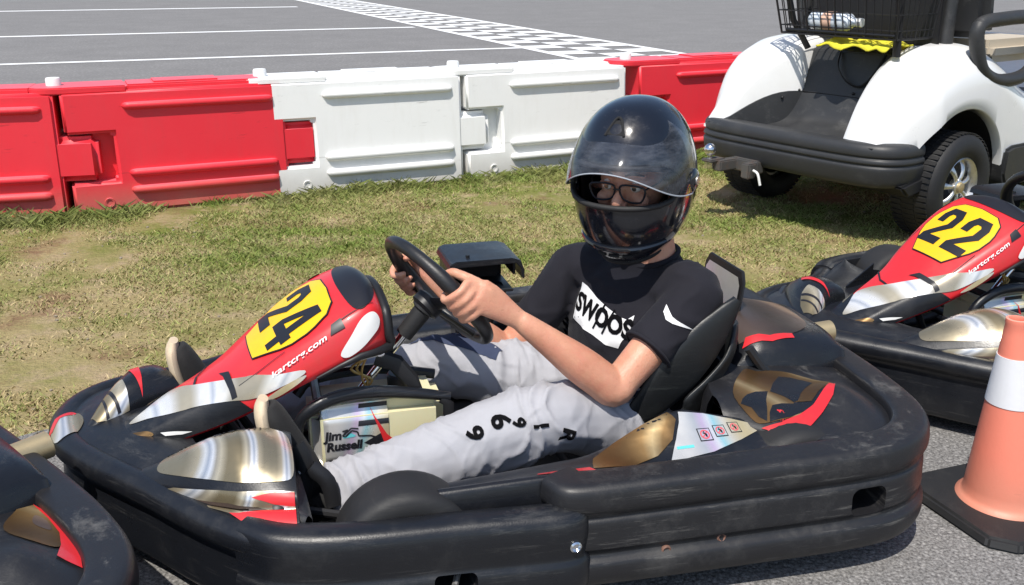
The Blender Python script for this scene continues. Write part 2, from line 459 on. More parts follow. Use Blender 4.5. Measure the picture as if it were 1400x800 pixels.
for i in range(len(edge)-1):
    a, b_ = edge[i], edge[i+1]; n = max(2, int(math.dist(a, b_)/.06)) if abs(a[0]) < 4 else 2
    for k in range(n):
        t = k/n; eg.append((a[0]+(b_[0]-a[0])*t, a[1]+(b_[1]-a[1])*t+rg.uniform(-.02, .02)))
eg.append(edge[-1])
sheet('paddock_asphalt', [(-30, -12), (30, -12), (30, 12.0)] + eg, .006, mat('coarse_asphalt', build=asphalt((.085, .082, .080), (.31, .30, .29), 150)))
td = V((math.cos(R(21)), math.sin(R(21)))); tn = V((-td.y, td.x))
def tp(s, q): return (td.x*s + tn.x*q, td.y*s + tn.y*q)
sheet('race_track', [tp(-120, 7.2), tp(120, 7.2), tp(120, 41), tp(-120, 41)], .006, mat('race_track_asphalt', build=asphalt((.175, .168, .163), (.225, .218, .212), 45, True)))
linem = mat('track_paint', build=paint((.80, .80, .79), (.5, .49, .47), .5, 3, .6))
sheet('lane_line', [tp(-120, 13.02), tp(5.15, 13.02), tp(5.15, 13.2), tp(-120, 13.2)], .010, linem)
sheet('lane_line', [tp(-120, 18.0), tp(5.0, 18.0), tp(5.0, 18.25), tp(-120, 18.25)], .010, linem)
sheet('lane_line', [tp(-120, 27.6), tp(4.4, 27.6), tp(4.4, 28.0), tp(-120, 28.0)], .010, linem)
sheet('lane_line', [tp(-120, 36.6), tp(120, 36.6), tp(120, 37.2), tp(-120, 37.2)], .010, linem)
mb = MB()
def q4(s0, s1, a, b_):
    k = len(mb.v); mb.v.extend([(*tp(s0, a), .0105), (*tp(s1, a), .0105), (*tp(s1, b_), .0105), (*tp(s0, b_), .0105)]); mb.f.append((k, k+1, k+2, k+3))
S0 = 5.15; SW = 1.75
q4(S0, S0+.14, 8, 36.6); q4(S0+SW-.14, S0+SW, 8, 36.6)
cw = (SW-.28)/3
for i in range(58):
    for j in range(3):
        if (i+j) % 2 == 0: q4(S0+.14+j*cw+.002, S0+.14+(j+1)*cw-.002, 8+i*cw+.002, 8+(i+1)*cw-.002)
o = mb.build('finish_line', linem, smooth=False); o['kind'] = 'structure'

# grass: many small blades over the strip between the paddock and the barriers
def blade_mat(nt, b):
    c, h = grass_tone(nt, coords(nt))
    at = N(nt, 'ShaderNodeAttribute'); at.attribute_name = 'tone'
    c = mix(nt, .42, c, at.outputs['Color']); nt.links.new(c, b.inputs['Base Color'])
    b.inputs['Roughness'].default_value = .7; b.inputs['Specular IOR Level'].default_value = .2
    b.inputs['Subsurface Weight'].default_value = 0
def on_grass(x, y):
    for i in range(len(edge)-1):
        a, b_ = edge[i+1], edge[i]
        if a[0] <= x <= b_[0]:
            return y > a[1] + (b_[1]-a[1])*(x-a[0])/(b_[0]-a[0]) - .015
    return False
def barrier_y(x): return (4.475 + (x+2.165)*.27) if x < -2.165 else (4.475 + (x+2.165)*.447 + (x+2.165)**2*.007)
def grass_mesh(name, cnt, seed, hmin, hmax, region, label):
    rnd = random.Random(seed); vs = []; fs = []; tones = []
    while len(fs) < cnt:
        x, y = region(rnd)
        if not on_grass(x, y): continue
        d = noise.noise(V((x*1.1, y*1.1, .3)))*.6 + noise.noise(V((x*4, y*4, 9.)))*.6
        if rnd.random() < max(0, d+.0)*2.2: continue
        near = max(0, 1-(barrier_y(x)-.16-y)/.22) if y < barrier_y(x) else 1
        h = rnd.uniform(hmin, hmax)*(1+.9*near*rnd.random())*(1.2-max(-.3, d))
        a = rnd.uniform(0, 6.283); wd = rnd.uniform(.0012, .0032); ln = rnd.uniform(.5, 1.9)*h; b_ = rnd.uniform(0, 6.283)
        dx, dy = math.cos(a)*wd, math.sin(a)*wd; lx, ly = math.cos(b_)*ln, math.sin(b_)*ln
        k = len(vs)
        vs += [(x-dx, y-dy, 0), (x+dx, y+dy, 0), (x+lx*.45+dx*.7, y+ly*.45+dy*.7, h*.62), (x+lx, y+ly, h)]
        fs.append((k, k+1, k+2, k+3))
        r = rnd.random()
        dry = .30 + .5*max(-.6, min(.6, d*1.6)) - .35*near
        t = (.70, .57, .29) if r < dry else ((.20, .34, .055) if r < .78 else (.36, .48, .11))
        s = rnd.uniform(.55, 1.1); tones += [(t[0]*s, t[1]*s, t[2]*s, 1)]*4
    me = bpy.data.meshes.new(name); me.from_pydata(vs, [], fs)
    ca = me.color_attributes.new('tone', 'FLOAT_COLOR', 'POINT'); ca.data.foreach_set('color', np.array(tones, dtype=np.float32).ravel())
    o = link(name, me, M['blade']); tag(o, label, 'grass', kind='stuff'); return o
M['blade'] = mat('grass_blades', build=blade_mat)
grass_mesh('grass', 300000, 5, .005, .014, lambda r: (r.uniform(-3.2, 4.2), 2.1+4.6*r.random()**1.15), 'short mown grass with dry brown patches between the karts and the barriers')
def edge_strip(r):
    x = r.uniform(-3., 3.5)
    while noise.noise(V((x*5, 3, 1)))+noise.noise(V((x*17, 3, 1)))*.6 < r.uniform(-.5, .4): x = r.uniform(-3., 3.5)
    return x, barrier_y(x)-.02-.14*r.random()**1.8
grass_mesh('tall_grass', 9000, 8, .008, .026, edge_strip, 'taller green grass growing along the foot of the plastic barriers')
gx = MB(); rnd = random.Random(12)
for i in range(500):
    x, y = rnd.uniform(-3, 4), rnd.uniform(2.2, 5.8)
    if not on_grass(x, y): continue
    s = rnd.uniform(.002, .008); gx.ball((x, y, s*.3), (s, s*rnd.uniform(.6, 1.2), s*.6), 3)
tag(gx.build('gravel', mat('pebbles', build=paint((.30, .25, .19), (.14, .11, .08), .9, 8, .9))), 'small pebbles and dirt crumbs scattered over the grass strip', 'gravel', kind='stuff')

# ------------------------------------------------------------------ barriers
BL = 1.035; BH = .592
def make_barrier(name, m, label, group):
    r = thing(name, label, 'barrier', group=group)
    b = MB()
    # shell: rounded, slightly tapering block built in x (length) and a (y,z) section; joints are stepped
    def block(x0, x1, z0, z1, y0=.15, y1=.15, bev=.02):
        mb2 = MB(); s0 = .165-.03*z0/BH; s1 = .165-.03*z1/BH
        s0 *= y0/.15; s1 *= y1/.15
        mb2.v = [(x, y*s, z) for x in (x0, x1) for y in (-1, 1) for z, s in ((z0, s0), (z1, s1))]
        mb2.f = [(0,1,3,2), (4,6,7,5), (0,4,5,1), (2,3,7,6), (0,2,6,4), (1,5,7,3)]
        k = len(b.v); bm = bmesh.new(); me = bpy.data.meshes.new('t'); me.from_pydata(mb2.v, [], mb2.f); bm.from_mesh(me)
        bmesh.ops.recalc_face_normals(bm, faces=bm.faces)
        bmesh.ops.bevel(bm, geom=bm.edges[:], offset=bev, segments=3, affect='EDGES')
        bm.verts.index_update()
        b.v += [tuple(v.co) for v in bm.verts]; b.f += [tuple(k+v.index for v in f.verts) for f in bm.faces]
        bm.free(); bpy.data.meshes.remove(me)
    pl = [(.004, 0), (BL-.004, 0), (BL-.004, BH-.012), (.004, BH-.012), (.004, .385), (.215, .385), (.215, .155), (.004, .155)]
    def yy_(z): return .165-.03*z/BH
    pm = MB(); pm.prism(pl, lambda x, z: (x, -yy_(z), z), lambda x, z: (x, yy_(z), z))
    me = bpy.data.meshes.new('t'); me.from_pydata(pm.v, [], pm.f); bm = bmesh.new(); bm.from_mesh(me)
    bmesh.ops.recalc_face_normals(bm, faces=bm.faces)
    bmesh.ops.bevel(bm, geom=bm.edges[:], offset=.014, segments=3, affect='EDGES', clamp_overlap=True)
    bm.verts.index_update(); k = len(b.v)
    b.v += [tuple(v.co) for v in bm.verts]; b.f += [tuple(k+v.index for v in f.verts) for f in bm.faces]
    bm.free(); bpy.data.meshes.remove(me)
    block(.12, .26, .13, .41, .075, .075, .005)
    block(BL-.05, BL+.165, .166, .374, .143, .143, .03)      # tongue that enters the next module
    o = b.build('shell', m, r, angle=60)
    t = MB()
    t.v = []
    tb = MB()
    # raised lid with stepped ends
    for (x0, x1, hw, z) in ((.30, BL-.10, .105, BH+.012), (.42, BL-.30, .085, BH+.02)):
        tb.box(((x0+x1)/2, 0, z-.016), (x1-x0, hw*2, .03))
    tb.build('lid', m, r, bevel=.008)
    lg = MB(); P = [(.30, -.125), (-.02, -.125)] + [(-.02-.125*math.sin(R(a_)), -.125*math.cos(R(a_))) for a_ in range(10, 180, 10)] + [(-.02, .125), (.30, .125)]
    lg.prism(P, lambda x, y: (x, y, BH-.022), lambda x, y: (x, y, BH+.010)); lg.build('lug', m, r, bevel=.006)
    rb = MB()
    for z, rr in ((.508, .018), (.190, .020), (.108, .020)):
        for s in (-1, 1):
            yy = s*(.165-.03*z/BH)
            pts = [(.27, yy*.93, z), (.285, yy*1.03, z), (.30, yy*1.05, z), (BL-.09, yy*1.05, z), (BL-.075, yy*1.03, z), (BL-.06, yy*.93, z)]
            rb.tube(pts, [(rr*.55, rr*.5), (rr*.9, rr*.9), (rr, rr), (rr, rr), (rr*.9, rr*.9), (rr*.55, rr*.5)], 12, side=(0, 0, 1))
    rb.build('rib', m, r)
    c = MB(); c.lathe((-.012, 0, BH-.02), (0, 0, 1), [(0, .034), (.058, .034), (.066, .030), (.068, .0)], 20)
    c.build('pin_cap', M['cap'], r)
    for s in (-1,):
        d = MB(); d.lathe((.16, s*.160, .055), (0, s, 0), [(0, .024), (.008, .022), (.006, .014), (-.01, .012), (-.012, 0)], 16); d.build('drain_plug', M['bwhite'] if m == M['bwhite'] else m, r)
    return r
pos = [(-3.15, 4.215), (-2.150, 4.480), (-1.275, 4.875), (-.315, 5.300), (.69, 5.79), (1.65, 6.26), (2.60, 6.73), (3.55, 7.20), (4.5, 7.67)]
labs = ['leftmost red plastic barrier, cut by the left edge of the photo', 'red plastic barrier with its ribbed side in full view beside the white ones',
 'white plastic barrier whose left end is pierced by a red tongue', 'white plastic barrier behind the driver, between a white and a red barrier',
 'red plastic barrier just right of the helmet, beside the white barrier', 'red plastic barrier hidden behind the rear of the golf cart',
 'red plastic barrier behind the seat of the golf cart']
kinds = 'rrwwrrr'
proto = {}
for i in range(7):
    a, b_ = pos[i], pos[i+1]; k = kinds[i]
    if k not in proto:
        o = proto[k] = make_barrier('plastic_barrier', M['bred'] if k == 'r' else M['bwhite'], labs[i], 'water-filled plastic barriers along the track')
    else:
        o = copy_tree(proto[k]); o['label'] = labs[i]
    o.location = (a[0], a[1]+.165, 0); o.rotation_euler = (0, 0, math.atan2(b_[1]-a[1], b_[0]-a[0]))

# ------------------------------------------------------------------ go-kart (local frame: x forward, y left, z up)
def sweep_plan(path, sec, closed=False, zf=None, scale=None):
    """path: (x,y) going round counter to the outward normal on its left; sec: closed loop of (inset, z), inset<0 = inward"""
    rows = []; m = len(path)
    for i, p in enumerate(path):
        a = path[(i-1) % m] if closed else path[max(i-1, 0)]; c = path[(i+1) % m] if closed else path[min(i+1, m-1)]
        t = V((c[0]-a[0], c[1]-a[1], 0)).normalized(); n = V((-t.y, t.x, 0))
        k = scale(i/(m-1)) if scale else (1, 1)
        rows.append([V((p[0], p[1], 0)) + n*(o*k[0]) + V((0, 0, .05+(z-.05)*k[1] + (zf(i/(m-1)) if zf else 0))) for o, z in sec])
    return rows
def sm2(sec, n=3, closed=True): return [(p.x, p.y) for p in catmull([(a, b, 0) for a, b in sec], n, closed)]
def plan(pts, n=6): return [(p.x, p.y) for p in catmull([(a, b, 0) for a, b in pts], n)]
def mirror_path(half): return half + [(x, -y) for x, y in half[::-1][1:]]

POD_SEC = [(-.030, .055), (-.010, .060), (.002, .074), (.007, .092), (.005, .112), (-.004, .120), (-.008, .128), (-.005, .136), (-.001, .142), (-.002, .165), (-.004, .192),
           (-.009, .199), (-.009, .206), (-.003, .213), (.002, .226), (.001, .244), (-.002, .256), (-.008, .263), (-.018, .2665), (-.045, .267), (-.066, .266), (-.074, .258), (-.077, .22), (-.080, .07), (-.07, .055)]
FP_SEC = [(-.04, .05), (-.012, .055), (.0, .072), (.007, .10), (.004, .135), (-.003, .150), (-.003, .165), (.0, .20), (-.002, .228), (-.010, .246), (-.024, .254), (-.044, .255), (-.060, .248), (-.066, .230), (-.068, .07), (-.06, .052)]
NOSE_SEC = [(-.045, .042), (-.026, .045), (-.018, .06), (-.016, .10), (-.020, .15), (-.020, .175), (-.008, .19), (.0, .203), (.0, .222), (-.008, .236), (-.024, .246), (-.042, .245), (-.052, .236), (-.056, .22), (-.058, .07)]

NUM = {'2': [(-.45, .5), (-.45, .78), (-.28, 1.), (.28, 1.), (.45, .8), (.45, .5), (-.12, .2), (.45, .2), (.45, 0), (-.45, 0), (-.45, .22), (.14, .55), (.14, .78), (.06, .82), (-.08, .82), (-.14, .76), (-.14, .5)]}
FOUR = [(.05, 0), (.05, .22), (-.48, .22), (-.48, .40), (.0, 1.), (.32, 1.), (.32, .40), (.48, .40), (.48, .22), (.32, .22), (.32, 0)]
FOURHOLE = [(-.2, .40), (.05, .40), (.05, .72)]
FOURKEY = [(.05, 0), (.05, .22), (-.48, .22), (-.48, .40), (.0, 1.), (.32, 1.), (.32, .4), (.48, .4), (.48, .22), (.32, .22), (.32, 0)]

def helix(a, b, n, r):
    return [V(a).lerp(V(b), i/n) for i in range(n+1)]

# fairing side profile:  u, z of spine, half width, z drop at the side edge
FAIR = [(.885, .190, .030, .01), (.872, .206, .050, .018), (.82, .236, .058, .028), (.74, .272, .066, .034), (.66, .310, .077, .042), (.58, .354, .094, .050),
        (.52, .398, .114, .056), (.46, .444, .127, .062), (.40, .486, .136, .068), (.35, .516, .138, .074), (.31, .534, .133, .076), (.278, .541, .122, .076), (.255, .528, .106, .07), (.243, .503, .09, .06)]
def fair_pt(i, t):
    """station i (float), t in -1..1 across"""
    u, z, hw, dr = [catcol[i][k] for k in range(4)]
    a = abs(t); s = 1 if t > 0 else -1
    # flat crown, rounded shoulder, steep side
    if a < .6: y = a/.6*.74; zz = -.16*(a/.6)**2
    else:
        q = (a-.6)/.4; y = .74 + .26*math.sin(q*math.pi/2); zz = -.16 - .84*(1-math.cos(q*math.pi/2))
    yy = s*y*hw
    return V((u + .022*max(0, min(1, (.86-u)/.2)) - .12*(yy+.05)*max(0, min(1, (.7-u)/.3)), yy, z + zz*dr*1.35 - .135*(yy+.10) - .010))
catcol = [list(a)+[b.x] for a, b in zip([(p.x, p.y, p.z) for p in catmull([(q[0], q[1], q[2]) for q in FAIR], 5)], catmull([(q[3], 0, 0) for q in FAIR], 5))]

def fair_uv(u, t):
    j = 0
    while j < len(catcol)-2 and catcol[j+1][0] > u: j += 1
    a, b = catcol[j][0], catcol[j+1][0]; q = max(0, min(1, (a-u)/(a-b))) if a != b else 0
    return fair_pt(j, t).lerp(fair_pt(j+1, t), q)
def pdecal(name, polys, m, parent, off, cu=.006, ct=.05, fn=None, text=None):
    isf = fn is None; fn = fn or fair_uv
    allbm = bmesh.new()
    for poly in (polys or [None]):
        bm = bmesh.new()
        if poly is None: bm.from_mesh(text)
        else: bm.faces.new([bm.verts.new((p[0], p[1], 0)) for p in poly])
        for ax, cell in ((0, cu), (1, ct)):
            x = min(v.co[ax] for v in bm.verts)+cell; hi = max(v.co[ax] for v in bm.verts)
            while x < hi:
                c_ = [0, 0, 0]; n_ = [0, 0, 0]; c_[ax] = x; n_[ax] = 1
                bmesh.ops.bisect_plane(bm, geom=bm.verts[:]+bm.edges[:]+bm.faces[:], plane_co=c_, plane_no=n_, dist=1e-6); x += cell
        bmesh.ops.triangulate(bm, faces=bm.faces[:])
        for v in bm.verts:
            u, t = v.co.x, (max(-.985, min(.985, v.co.y)) if isf else v.co.y); p = fn(u, t)
            n = (fn(u, t+.012)-fn(u, t-.012)).cross(fn(u+.003, t)-fn(u-.003, t))
            if n.length < 1e-12: n = V((0, 0, 1))
            if n.z < 0: n = -n
            v.co = p + n.normalized()*off
        bmesh.ops.recalc_face_normals(bm, faces=bm.faces)
        t_ = bpy.data.meshes.new('t'); bm.to_mesh(t_); bm.free(); allbm.from_mesh(t_); bpy.data.meshes.remove(t_)
    for f in allbm.faces: f.smooth = True
    me = bpy.data.meshes.new(name); allbm.to_mesh(me); allbm.free(); return link(name, me, m, parent)
def text_mesh(txt, size, bold=0., shear=0):
    cu = bpy.data.curves.new('t', 'FONT'); cu.body = txt; cu.size = size; cu.offset = bold; cu.shear = shear
    cu.align_x = 'CENTER'; cu.align_y = 'CENTER'; cu.resolution_u = 3
    to = bpy.data.objects.new('t', cu); COL.objects.link(to); me = evaluated(to); bpy.data.objects.remove(to); return me

WL = V((-.17, .965, .16)).normalized(); WU = V((.60, 0, .80)); WU = (WU-WL*WU.dot(WL)).normalized(); WN = WU.cross(WL).normalized()
def make_kart(name, label, group, digits):
    r = thing(name, label, 'go-kart', group=group)
    # ---- floor pan, frame rails
    fl = MB()
    fp = [(.62, .16), (.60, .30), (.30, .33), (.05, .36), (-.40, .36), (-.70, .34)]
    pl = fp + [(x, -y) for x, y in fp[::-1]]
    fl.prism(pl, lambda x, y: (x, y, .036), lambda x, y: (x, y, .044)); fl.build('floor_tray', M['body_dusty'], r, smooth=False)
    fr = MB()
    for s in (1, -1):
        fr.tube([(.78, s*.12, .09), (.66, s*.22, .065), (.30, s*.27, .062), (.05, s*.33, .062), (-.45, s*.31, .062), (-.72, s*.28, .10)], .014, 10, smooth=4)
        fr.tube([(.10, s*.33, .062), (.08, s*.45, .10), (-.40, s*.45, .10), (-.42, s*.32, .07)], .012, 10, smooth=4)
    for x in (.62, .2, -.15, -.5): fr.tube([(x, -.27, .06), (x, .27, .06)], .013, 10)
    fr.tube([(.28, -.36, .125), (.28, .36, .125)], .012, 10)
    fr.build('frame', M['dark'], r)
    ax = MB(); ax.tube([(-.52, -.52, .135), (-.52, .52, .135)], .02, 14); ax.build('rear_axle', M['steel'], r)
    # ---- wheels
    for (x, y, rad, wd) in ((.275, .435, .13, .115), (.275, -.435, .13, .115), (-.52, .41, .137, .15), (-.52, -.41, .137, .15)):
        W = MB(); h = wd/2
        prof = [(-h*.75, rad*.50), (-h*.95, rad*.56), (-h*1.02, rad*.75), (-h*.98, rad*.90), (-h*.84, rad*.975), (-h*.6, rad), (0, rad*1.004), (h*.6, rad), (h*.84, rad*.975), (h*.98, rad*.90), (h*1.02, rad*.75), (h*.95, rad*.56), (h*.75, rad*.50), (-h*.75, rad*.50)]
        W.lathe((x, y, rad+.002), (0, 1, 0), prof, 48)
        wo = W.build('wheel', M['rubber'], r, angle=60)
        rm = MB(); rm.lathe((x, y, rad+.002), (0, 1, 0), [(-h*.8, rad*.53), (-h*.8, rad*.46), (-h*.3, rad*.38), (-h*.2, .02), (h*.2, .02), (h*.3, rad*.38), (h*.8, rad*.46), (h*.8, rad*.53)], 32)
        rm.build('rim', M['dark'], wo)
        hb = MB(); hb.lathe((x, y, rad+.002), (0, 1, 0), [(-h*.7, .0), (-h*.7, .03), (h*.7, .03), (h*.72, 0)], 16); hb.build('hub', M['alu'], wo)
    # ---- nose shell
    path = plan([(.47, .505), (.555, .472), (.62, .412), (.680, .342), (.745, .258), (.815, .175), (.88, .095), (.928, .02), (.955, -.06), (.962, -.14), (.940, -.225), (.885, -.292), (.80, -.335), (.70, -.355), (.62, -.392), (.555, -.452), (.47, -.505)], 6)
    mb = MB(); mb.grid(sweep_plan(path, [(o_, z if z < .1 else z-.022*(z-.1)/.14) for o_, z in sm2(NOSE_SEC)]), True, True)
    nose = mb.build('nose_bumper', M['body'], r)
    ih = plan([(.44, .452), (.445, .36), (.46, .25), (.50, .215), (.56, .20), (.60, .17), (.64, .12), (.66, .06), (.665, 0)], 6)
    ih = ih + [(x, -y) for x, y in ih[::-1][1:]]
    def resamp(p, n):
        d = [0]
        for i in range(1, len(p)): d.append(d[-1]+math.dist(p[i], p[i-1]))
        out = []
        for k in range(n):
            t = d[-1]*k/(n-1); j = max(j for j in range(len(d)) if d[j] <= t+1e-9); j = min(j, len(p)-2)
            q = (t-d[j])/max(1e-9, d[j+1]-d[j]); out.append((p[j][0]+(p[j+1][0]-p[j][0])*q, p[j][1]+(p[j+1][1]-p[j][1])*q))
        return out
    ins = []
    pp = path
    for i, p in enumerate(pp):
        t = V((pp[min(i+1, len(pp)-1)][0]-pp[max(i-1, 0)][0], pp[min(i+1, len(pp)-1)][1]-pp[max(i-1, 0)][1])).normalized()
        ins.append((p[0]+t.y*.046, p[1]-t.x*.046))
    im = max(range(len(ins)), key=lambda q: ins[q][0]*.9-abs(ins[q][1]+.04)*.3); jm = len(ih)//2
    oh = resamp(ins[:im+1], 40) + resamp(ins[im:], 40)[1:]; ih = resamp(ih[:jm+1], 40) + resamp(ih[jm:], 40)[1:]
    rows = []
    for k in range(11):
        t = k/10
        rows.append([V((a[0]+(b[0]-a[0])*t, a[1]+(b[1]-a[1])*t, .216 + .012*math.sin(math.pi*t) + .006*t)) for a, b in zip(oh, ih)])
    rows.append([V((p.x-.004, p.y*.985, p.z-.03)) for p in rows[-1]])
    rows.append([V((p.x-.004, p.y*.985, p.z-.08)) for p in rows[-1]])
    # shallow moulded groove just inside the lip
    mb = MB(); mb.grid(rows); deck = mb.build('nose_deck', M['body'], r, angle=60)
    # ---- fender bulges
    def FT(p, s):
        if s > 0: return V(p)
        x, y = p[0]-.60, -p[1]+.33; a = R(27); k = .74
        return V((.825+k*(x*math.cos(a)-y*math.sin(a)), -.170+k*(x*math.sin(a)+y*math.cos(a)), p[2] if p[2] < .2 else .2+(p[2]-.2)*.80))
    for s in (1, -1):
        rows = []; fsec = []
        prof = [(.745, .0), (.73, .006), (.705, .016), (.66, .040), (.61, .062), (.56, .072), (.51, .066), (.48, .056), (.462, .045)]
        for u, h in prof:
            k = (.745-u)/.283
            vi = .235 - .06*k; 
            sec = [(.245-.055*k+.0, .225), (.255-.05*k, .240+h*.55), (.285-.035*k, .246+h*.95), (.325-.0*k, .247+h*1.0), (.365+.02*k, .243+h*.78), (.392+.03*k, .240+h*.48), (.408+.035*k, .237+h*.25), (.412+.036*k, .226+h*.1), (.425+.04*k, .228+h*.12), (.445+.052*k, .22+h*.02), (.452+.056*k, .20)]
            sec = [(v, z-.024*(1-k)) for v, z in sec]
            sec = [(v-.03*(1-k)-.035*max(0, 1-k*1.6)-.006, max(z, .190)) for v, z in sec]
            NO = [(.44, .505), (.47, .505), (.555, .472), (.62, .412), (.680, .342), (.745, .258), (.80, .19)]
            for (a0, b0_), (a1, b1_) in zip(NO, NO[1:]):
                if a0 <= u <= a1: lim = b0_+(b1_-b0_)*(u-a0)/(a1-a0)-.022
            vi_, vo_ = sec[0][0], sec[-1][0]
            if vo_ > lim: sec = [(vi_+(v-vi_)*(lim-vi_)/(vo_-vi_), z) for v, z in sec]
            fsec.append((u, [FT((u, p.x, p.y), s) for p in catmull([(a, b, 0) for a, b in sec], 4)])); rows.append([V((u, p.x, p.y)) for p in catmull([(a, b, 0) for a, b in sec], 4)])
        rows.append([V((p.x-.004, p.y, .16+.4*(p.z-.16))) for p in rows[-1]])
        rows = [[FT(p, s) for p in rw] for rw in rows]
        mb = MB(); mb.grid(rows); fd = mb.build('fender', M['body'], r, angle=50)
        bv = bvh_of(fd, deck); top = ((0, 0, .6), (1, 0, 0), (0, 1, 0), (0, 0, -1))
        S = lambda P: [[tuple(FT((x, y, .25), s)[:2]) for x, y in P]]
        def fpt(u, q, fsec=fsec):
            u = max(.463, min(.744, u)); q = max(0, min(9.98, q))*4
            j = 0
            while j < len(fsec)-2 and fsec[j+1][0] > u: j += 1
            t_ = (fsec[j][0]-u)/(fsec[j][0]-fsec[j+1][0]); i_ = int(q); f_ = q-i_
            r0_, r1_ = fsec[j][1], fsec[j+1][1]
            return r0_[i_].lerp(r0_[i_+1], f_).lerp(r1_[i_].lerp(r1_[i_+1], f_), t_)
        fd_k = dict(fn=fpt)
        if s == 1:
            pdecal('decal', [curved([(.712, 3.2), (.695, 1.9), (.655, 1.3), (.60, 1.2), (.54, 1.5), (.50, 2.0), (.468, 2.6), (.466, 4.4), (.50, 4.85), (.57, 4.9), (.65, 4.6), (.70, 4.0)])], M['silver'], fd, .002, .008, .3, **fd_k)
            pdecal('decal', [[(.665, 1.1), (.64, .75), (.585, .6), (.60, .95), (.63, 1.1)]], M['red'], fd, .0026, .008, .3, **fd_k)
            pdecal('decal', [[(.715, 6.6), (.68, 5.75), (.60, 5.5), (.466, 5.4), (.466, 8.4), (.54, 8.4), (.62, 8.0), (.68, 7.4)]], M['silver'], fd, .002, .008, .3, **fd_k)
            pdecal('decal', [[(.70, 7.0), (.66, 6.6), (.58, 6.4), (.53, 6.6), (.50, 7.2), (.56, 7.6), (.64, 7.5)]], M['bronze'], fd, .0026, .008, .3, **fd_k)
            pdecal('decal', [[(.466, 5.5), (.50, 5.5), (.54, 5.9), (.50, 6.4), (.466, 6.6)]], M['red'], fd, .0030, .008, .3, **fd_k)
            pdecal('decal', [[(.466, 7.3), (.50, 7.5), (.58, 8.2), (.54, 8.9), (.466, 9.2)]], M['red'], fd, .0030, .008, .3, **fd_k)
            c_ = fpt(.495, 6.7); mb = MB(); mb.lathe(c_, (0, .6, .8), [(-.004, .011), (.003, .011), (.005, .006), (.005, 0)], 16); mb.build('bolt', M['dark'], fd)
            tm = text_mesh('kartcrg.com', .030)
            for v in tm.vertices: v.co = (.605-v.co.x*1.25, 1.75-v.co.y*34+v.co.x*2, 0)
            pdecal('lettering', None, M['ink'], fd, .0034, .01, .3, text=tm, **fd_k)
        else:
            pdecal('decal', [[(.72, 3.5), (.715, 1.6), (.68, .7), (.62, .6), (.60, 2.9), (.64, 3.6), (.69, 3.9)]], M['silver'], fd, .002, .008, .3, **fd_k)
            pdecal('decal', [[(.655, .8), (.65, 3.6), (.64, 3.6), (.645, .8)], [(.69, 1.), (.67, 3.7), (.664, 3.7), (.68, 1.)]], M['ink'], fd, .0026, .008, .3, **fd_k)
            pdecal('decal', [[(.575, .9), (.565, 3.6), (.525, 3.8)]], M['red'], fd, .0024, .008, .3, **fd_k)
            nb = bvh_of(deck, nose)
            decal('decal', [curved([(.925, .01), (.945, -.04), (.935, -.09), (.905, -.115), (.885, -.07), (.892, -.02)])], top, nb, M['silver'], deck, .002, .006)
            decal('decal', [[(.950, -.035), (.944, -.090), (.912, -.122), (.905, -.112), (.934, -.086), (.941, -.038)]], top, nb, M['red'], deck, .0028, .006)
    # ---- side edge seam on skirt, bolts
    for s in (1, -1):
        for x, y in ((.625, .41), (.585, .44)):
            b = MB(); n = V((.62, s*.78, 0)); c = V((x, s*y, .115)) - n*.0275 + V((0, 0, .01))
            b.lathe(c, n, [(-.01, .010), (.0, .010), (.003, .008), (.003, .004), (.0, .003), (0, 0)], 16); b.build('bolt', M['rust'], r)
    # ---- front side pods
    for s in (1, -1):
        pth = plan([(.575, .452), (.52, .500), (.44, .530), (.34, .545), (.20, .556), (.08, .568), (.0, .573), (-.035, .560), (-.048, .535)], 7)
        if s < 0: pth = [(x, -y) for x, y in pth][::-1]
        else: pth = pth
        pth = pth[::-1] if True else pth
        # outward normal check
        rows = sweep_plan(pth, sm2(FP_SEC), scale=lambda t, s=s: (1, 1 - .12*max(0, ((1-t) if s < 0 else t)*0 + 0)))
        mid = rows[len(rows)//2]; cy = sum(p.y for p in mid)/len(mid)
        if abs(cy) > .56: pth = pth[::-1]; rows = sweep_plan(pth, sm2(FP_SEC))
        for rw in rows:
            for p in rw:
                p.z -= (p.z-.05)*.13
        mb = MB(); mb.grid(rows, True, True)
        fp_ = mb.build('side_bumper', M['body'], None, angle=50)
        cut = MB(); cut.prism(rrect(.205, .115, .038, .019, .010), lambda a, b: (a, s*.50, b), lambda a, b: (a, s*.62, b)); co = cut.build('cut', M['dark'], smooth=False)
        mo = fp_.modifiers.new('b', 'BOOLEAN'); mo.object = co; mo.operation = 'DIFFERENCE'; mo.solver = 'EXACT'; bake(fp_); sharpen(fp_); bpy.data.objects.remove(co)
        fp_.parent = r
        b = MB(); b.lathe((-.01, s*.573, .165), (0, s, 0), [(-.01, .011), (.002, .011), (.004, .008), (.0, .005), (0, 0)], 16); b.build('bolt', M['steel'], fp_)
        b = MB(); b.tube([(.19, s*.515, .12), (.205, s*.545, .105)], .006, 8); b.build('bolt', M['alu'], fp_)
    # ---- wraparound side and rear bumper
    half = [(.03, .49), (.012, .535), (-.03, .556), (-.15, .566), (-.35, .576), (-.56, .584), (-.68, .572), (-.765, .52), (-.815, .43), (-.838, .29), (-.845, .12), (-.845, 0)]
    pth = mirror_path(plan(half, 6))
    rows = sweep_plan(pth, sm2(POD_SEC))
    if abs(sum(p.y for p in rows[24])/len(rows[24])) > .58: pth = pth[::-1]; rows = sweep_plan(pth, sm2(POD_SEC))
    nx = [min(rw, key=lambda p: abs(p.z-.15)) for rw in rows]
    for rw in rows:
        for p in rw:
            p.z += max(0, min(1, (-p.x)/.8))*.02*(p.z/.27)
    mb = MB(); mb.grid(rows, True, True)
    bump_ = mb.build('wraparound_bumper', M['body_dusty'], None, angle=50)
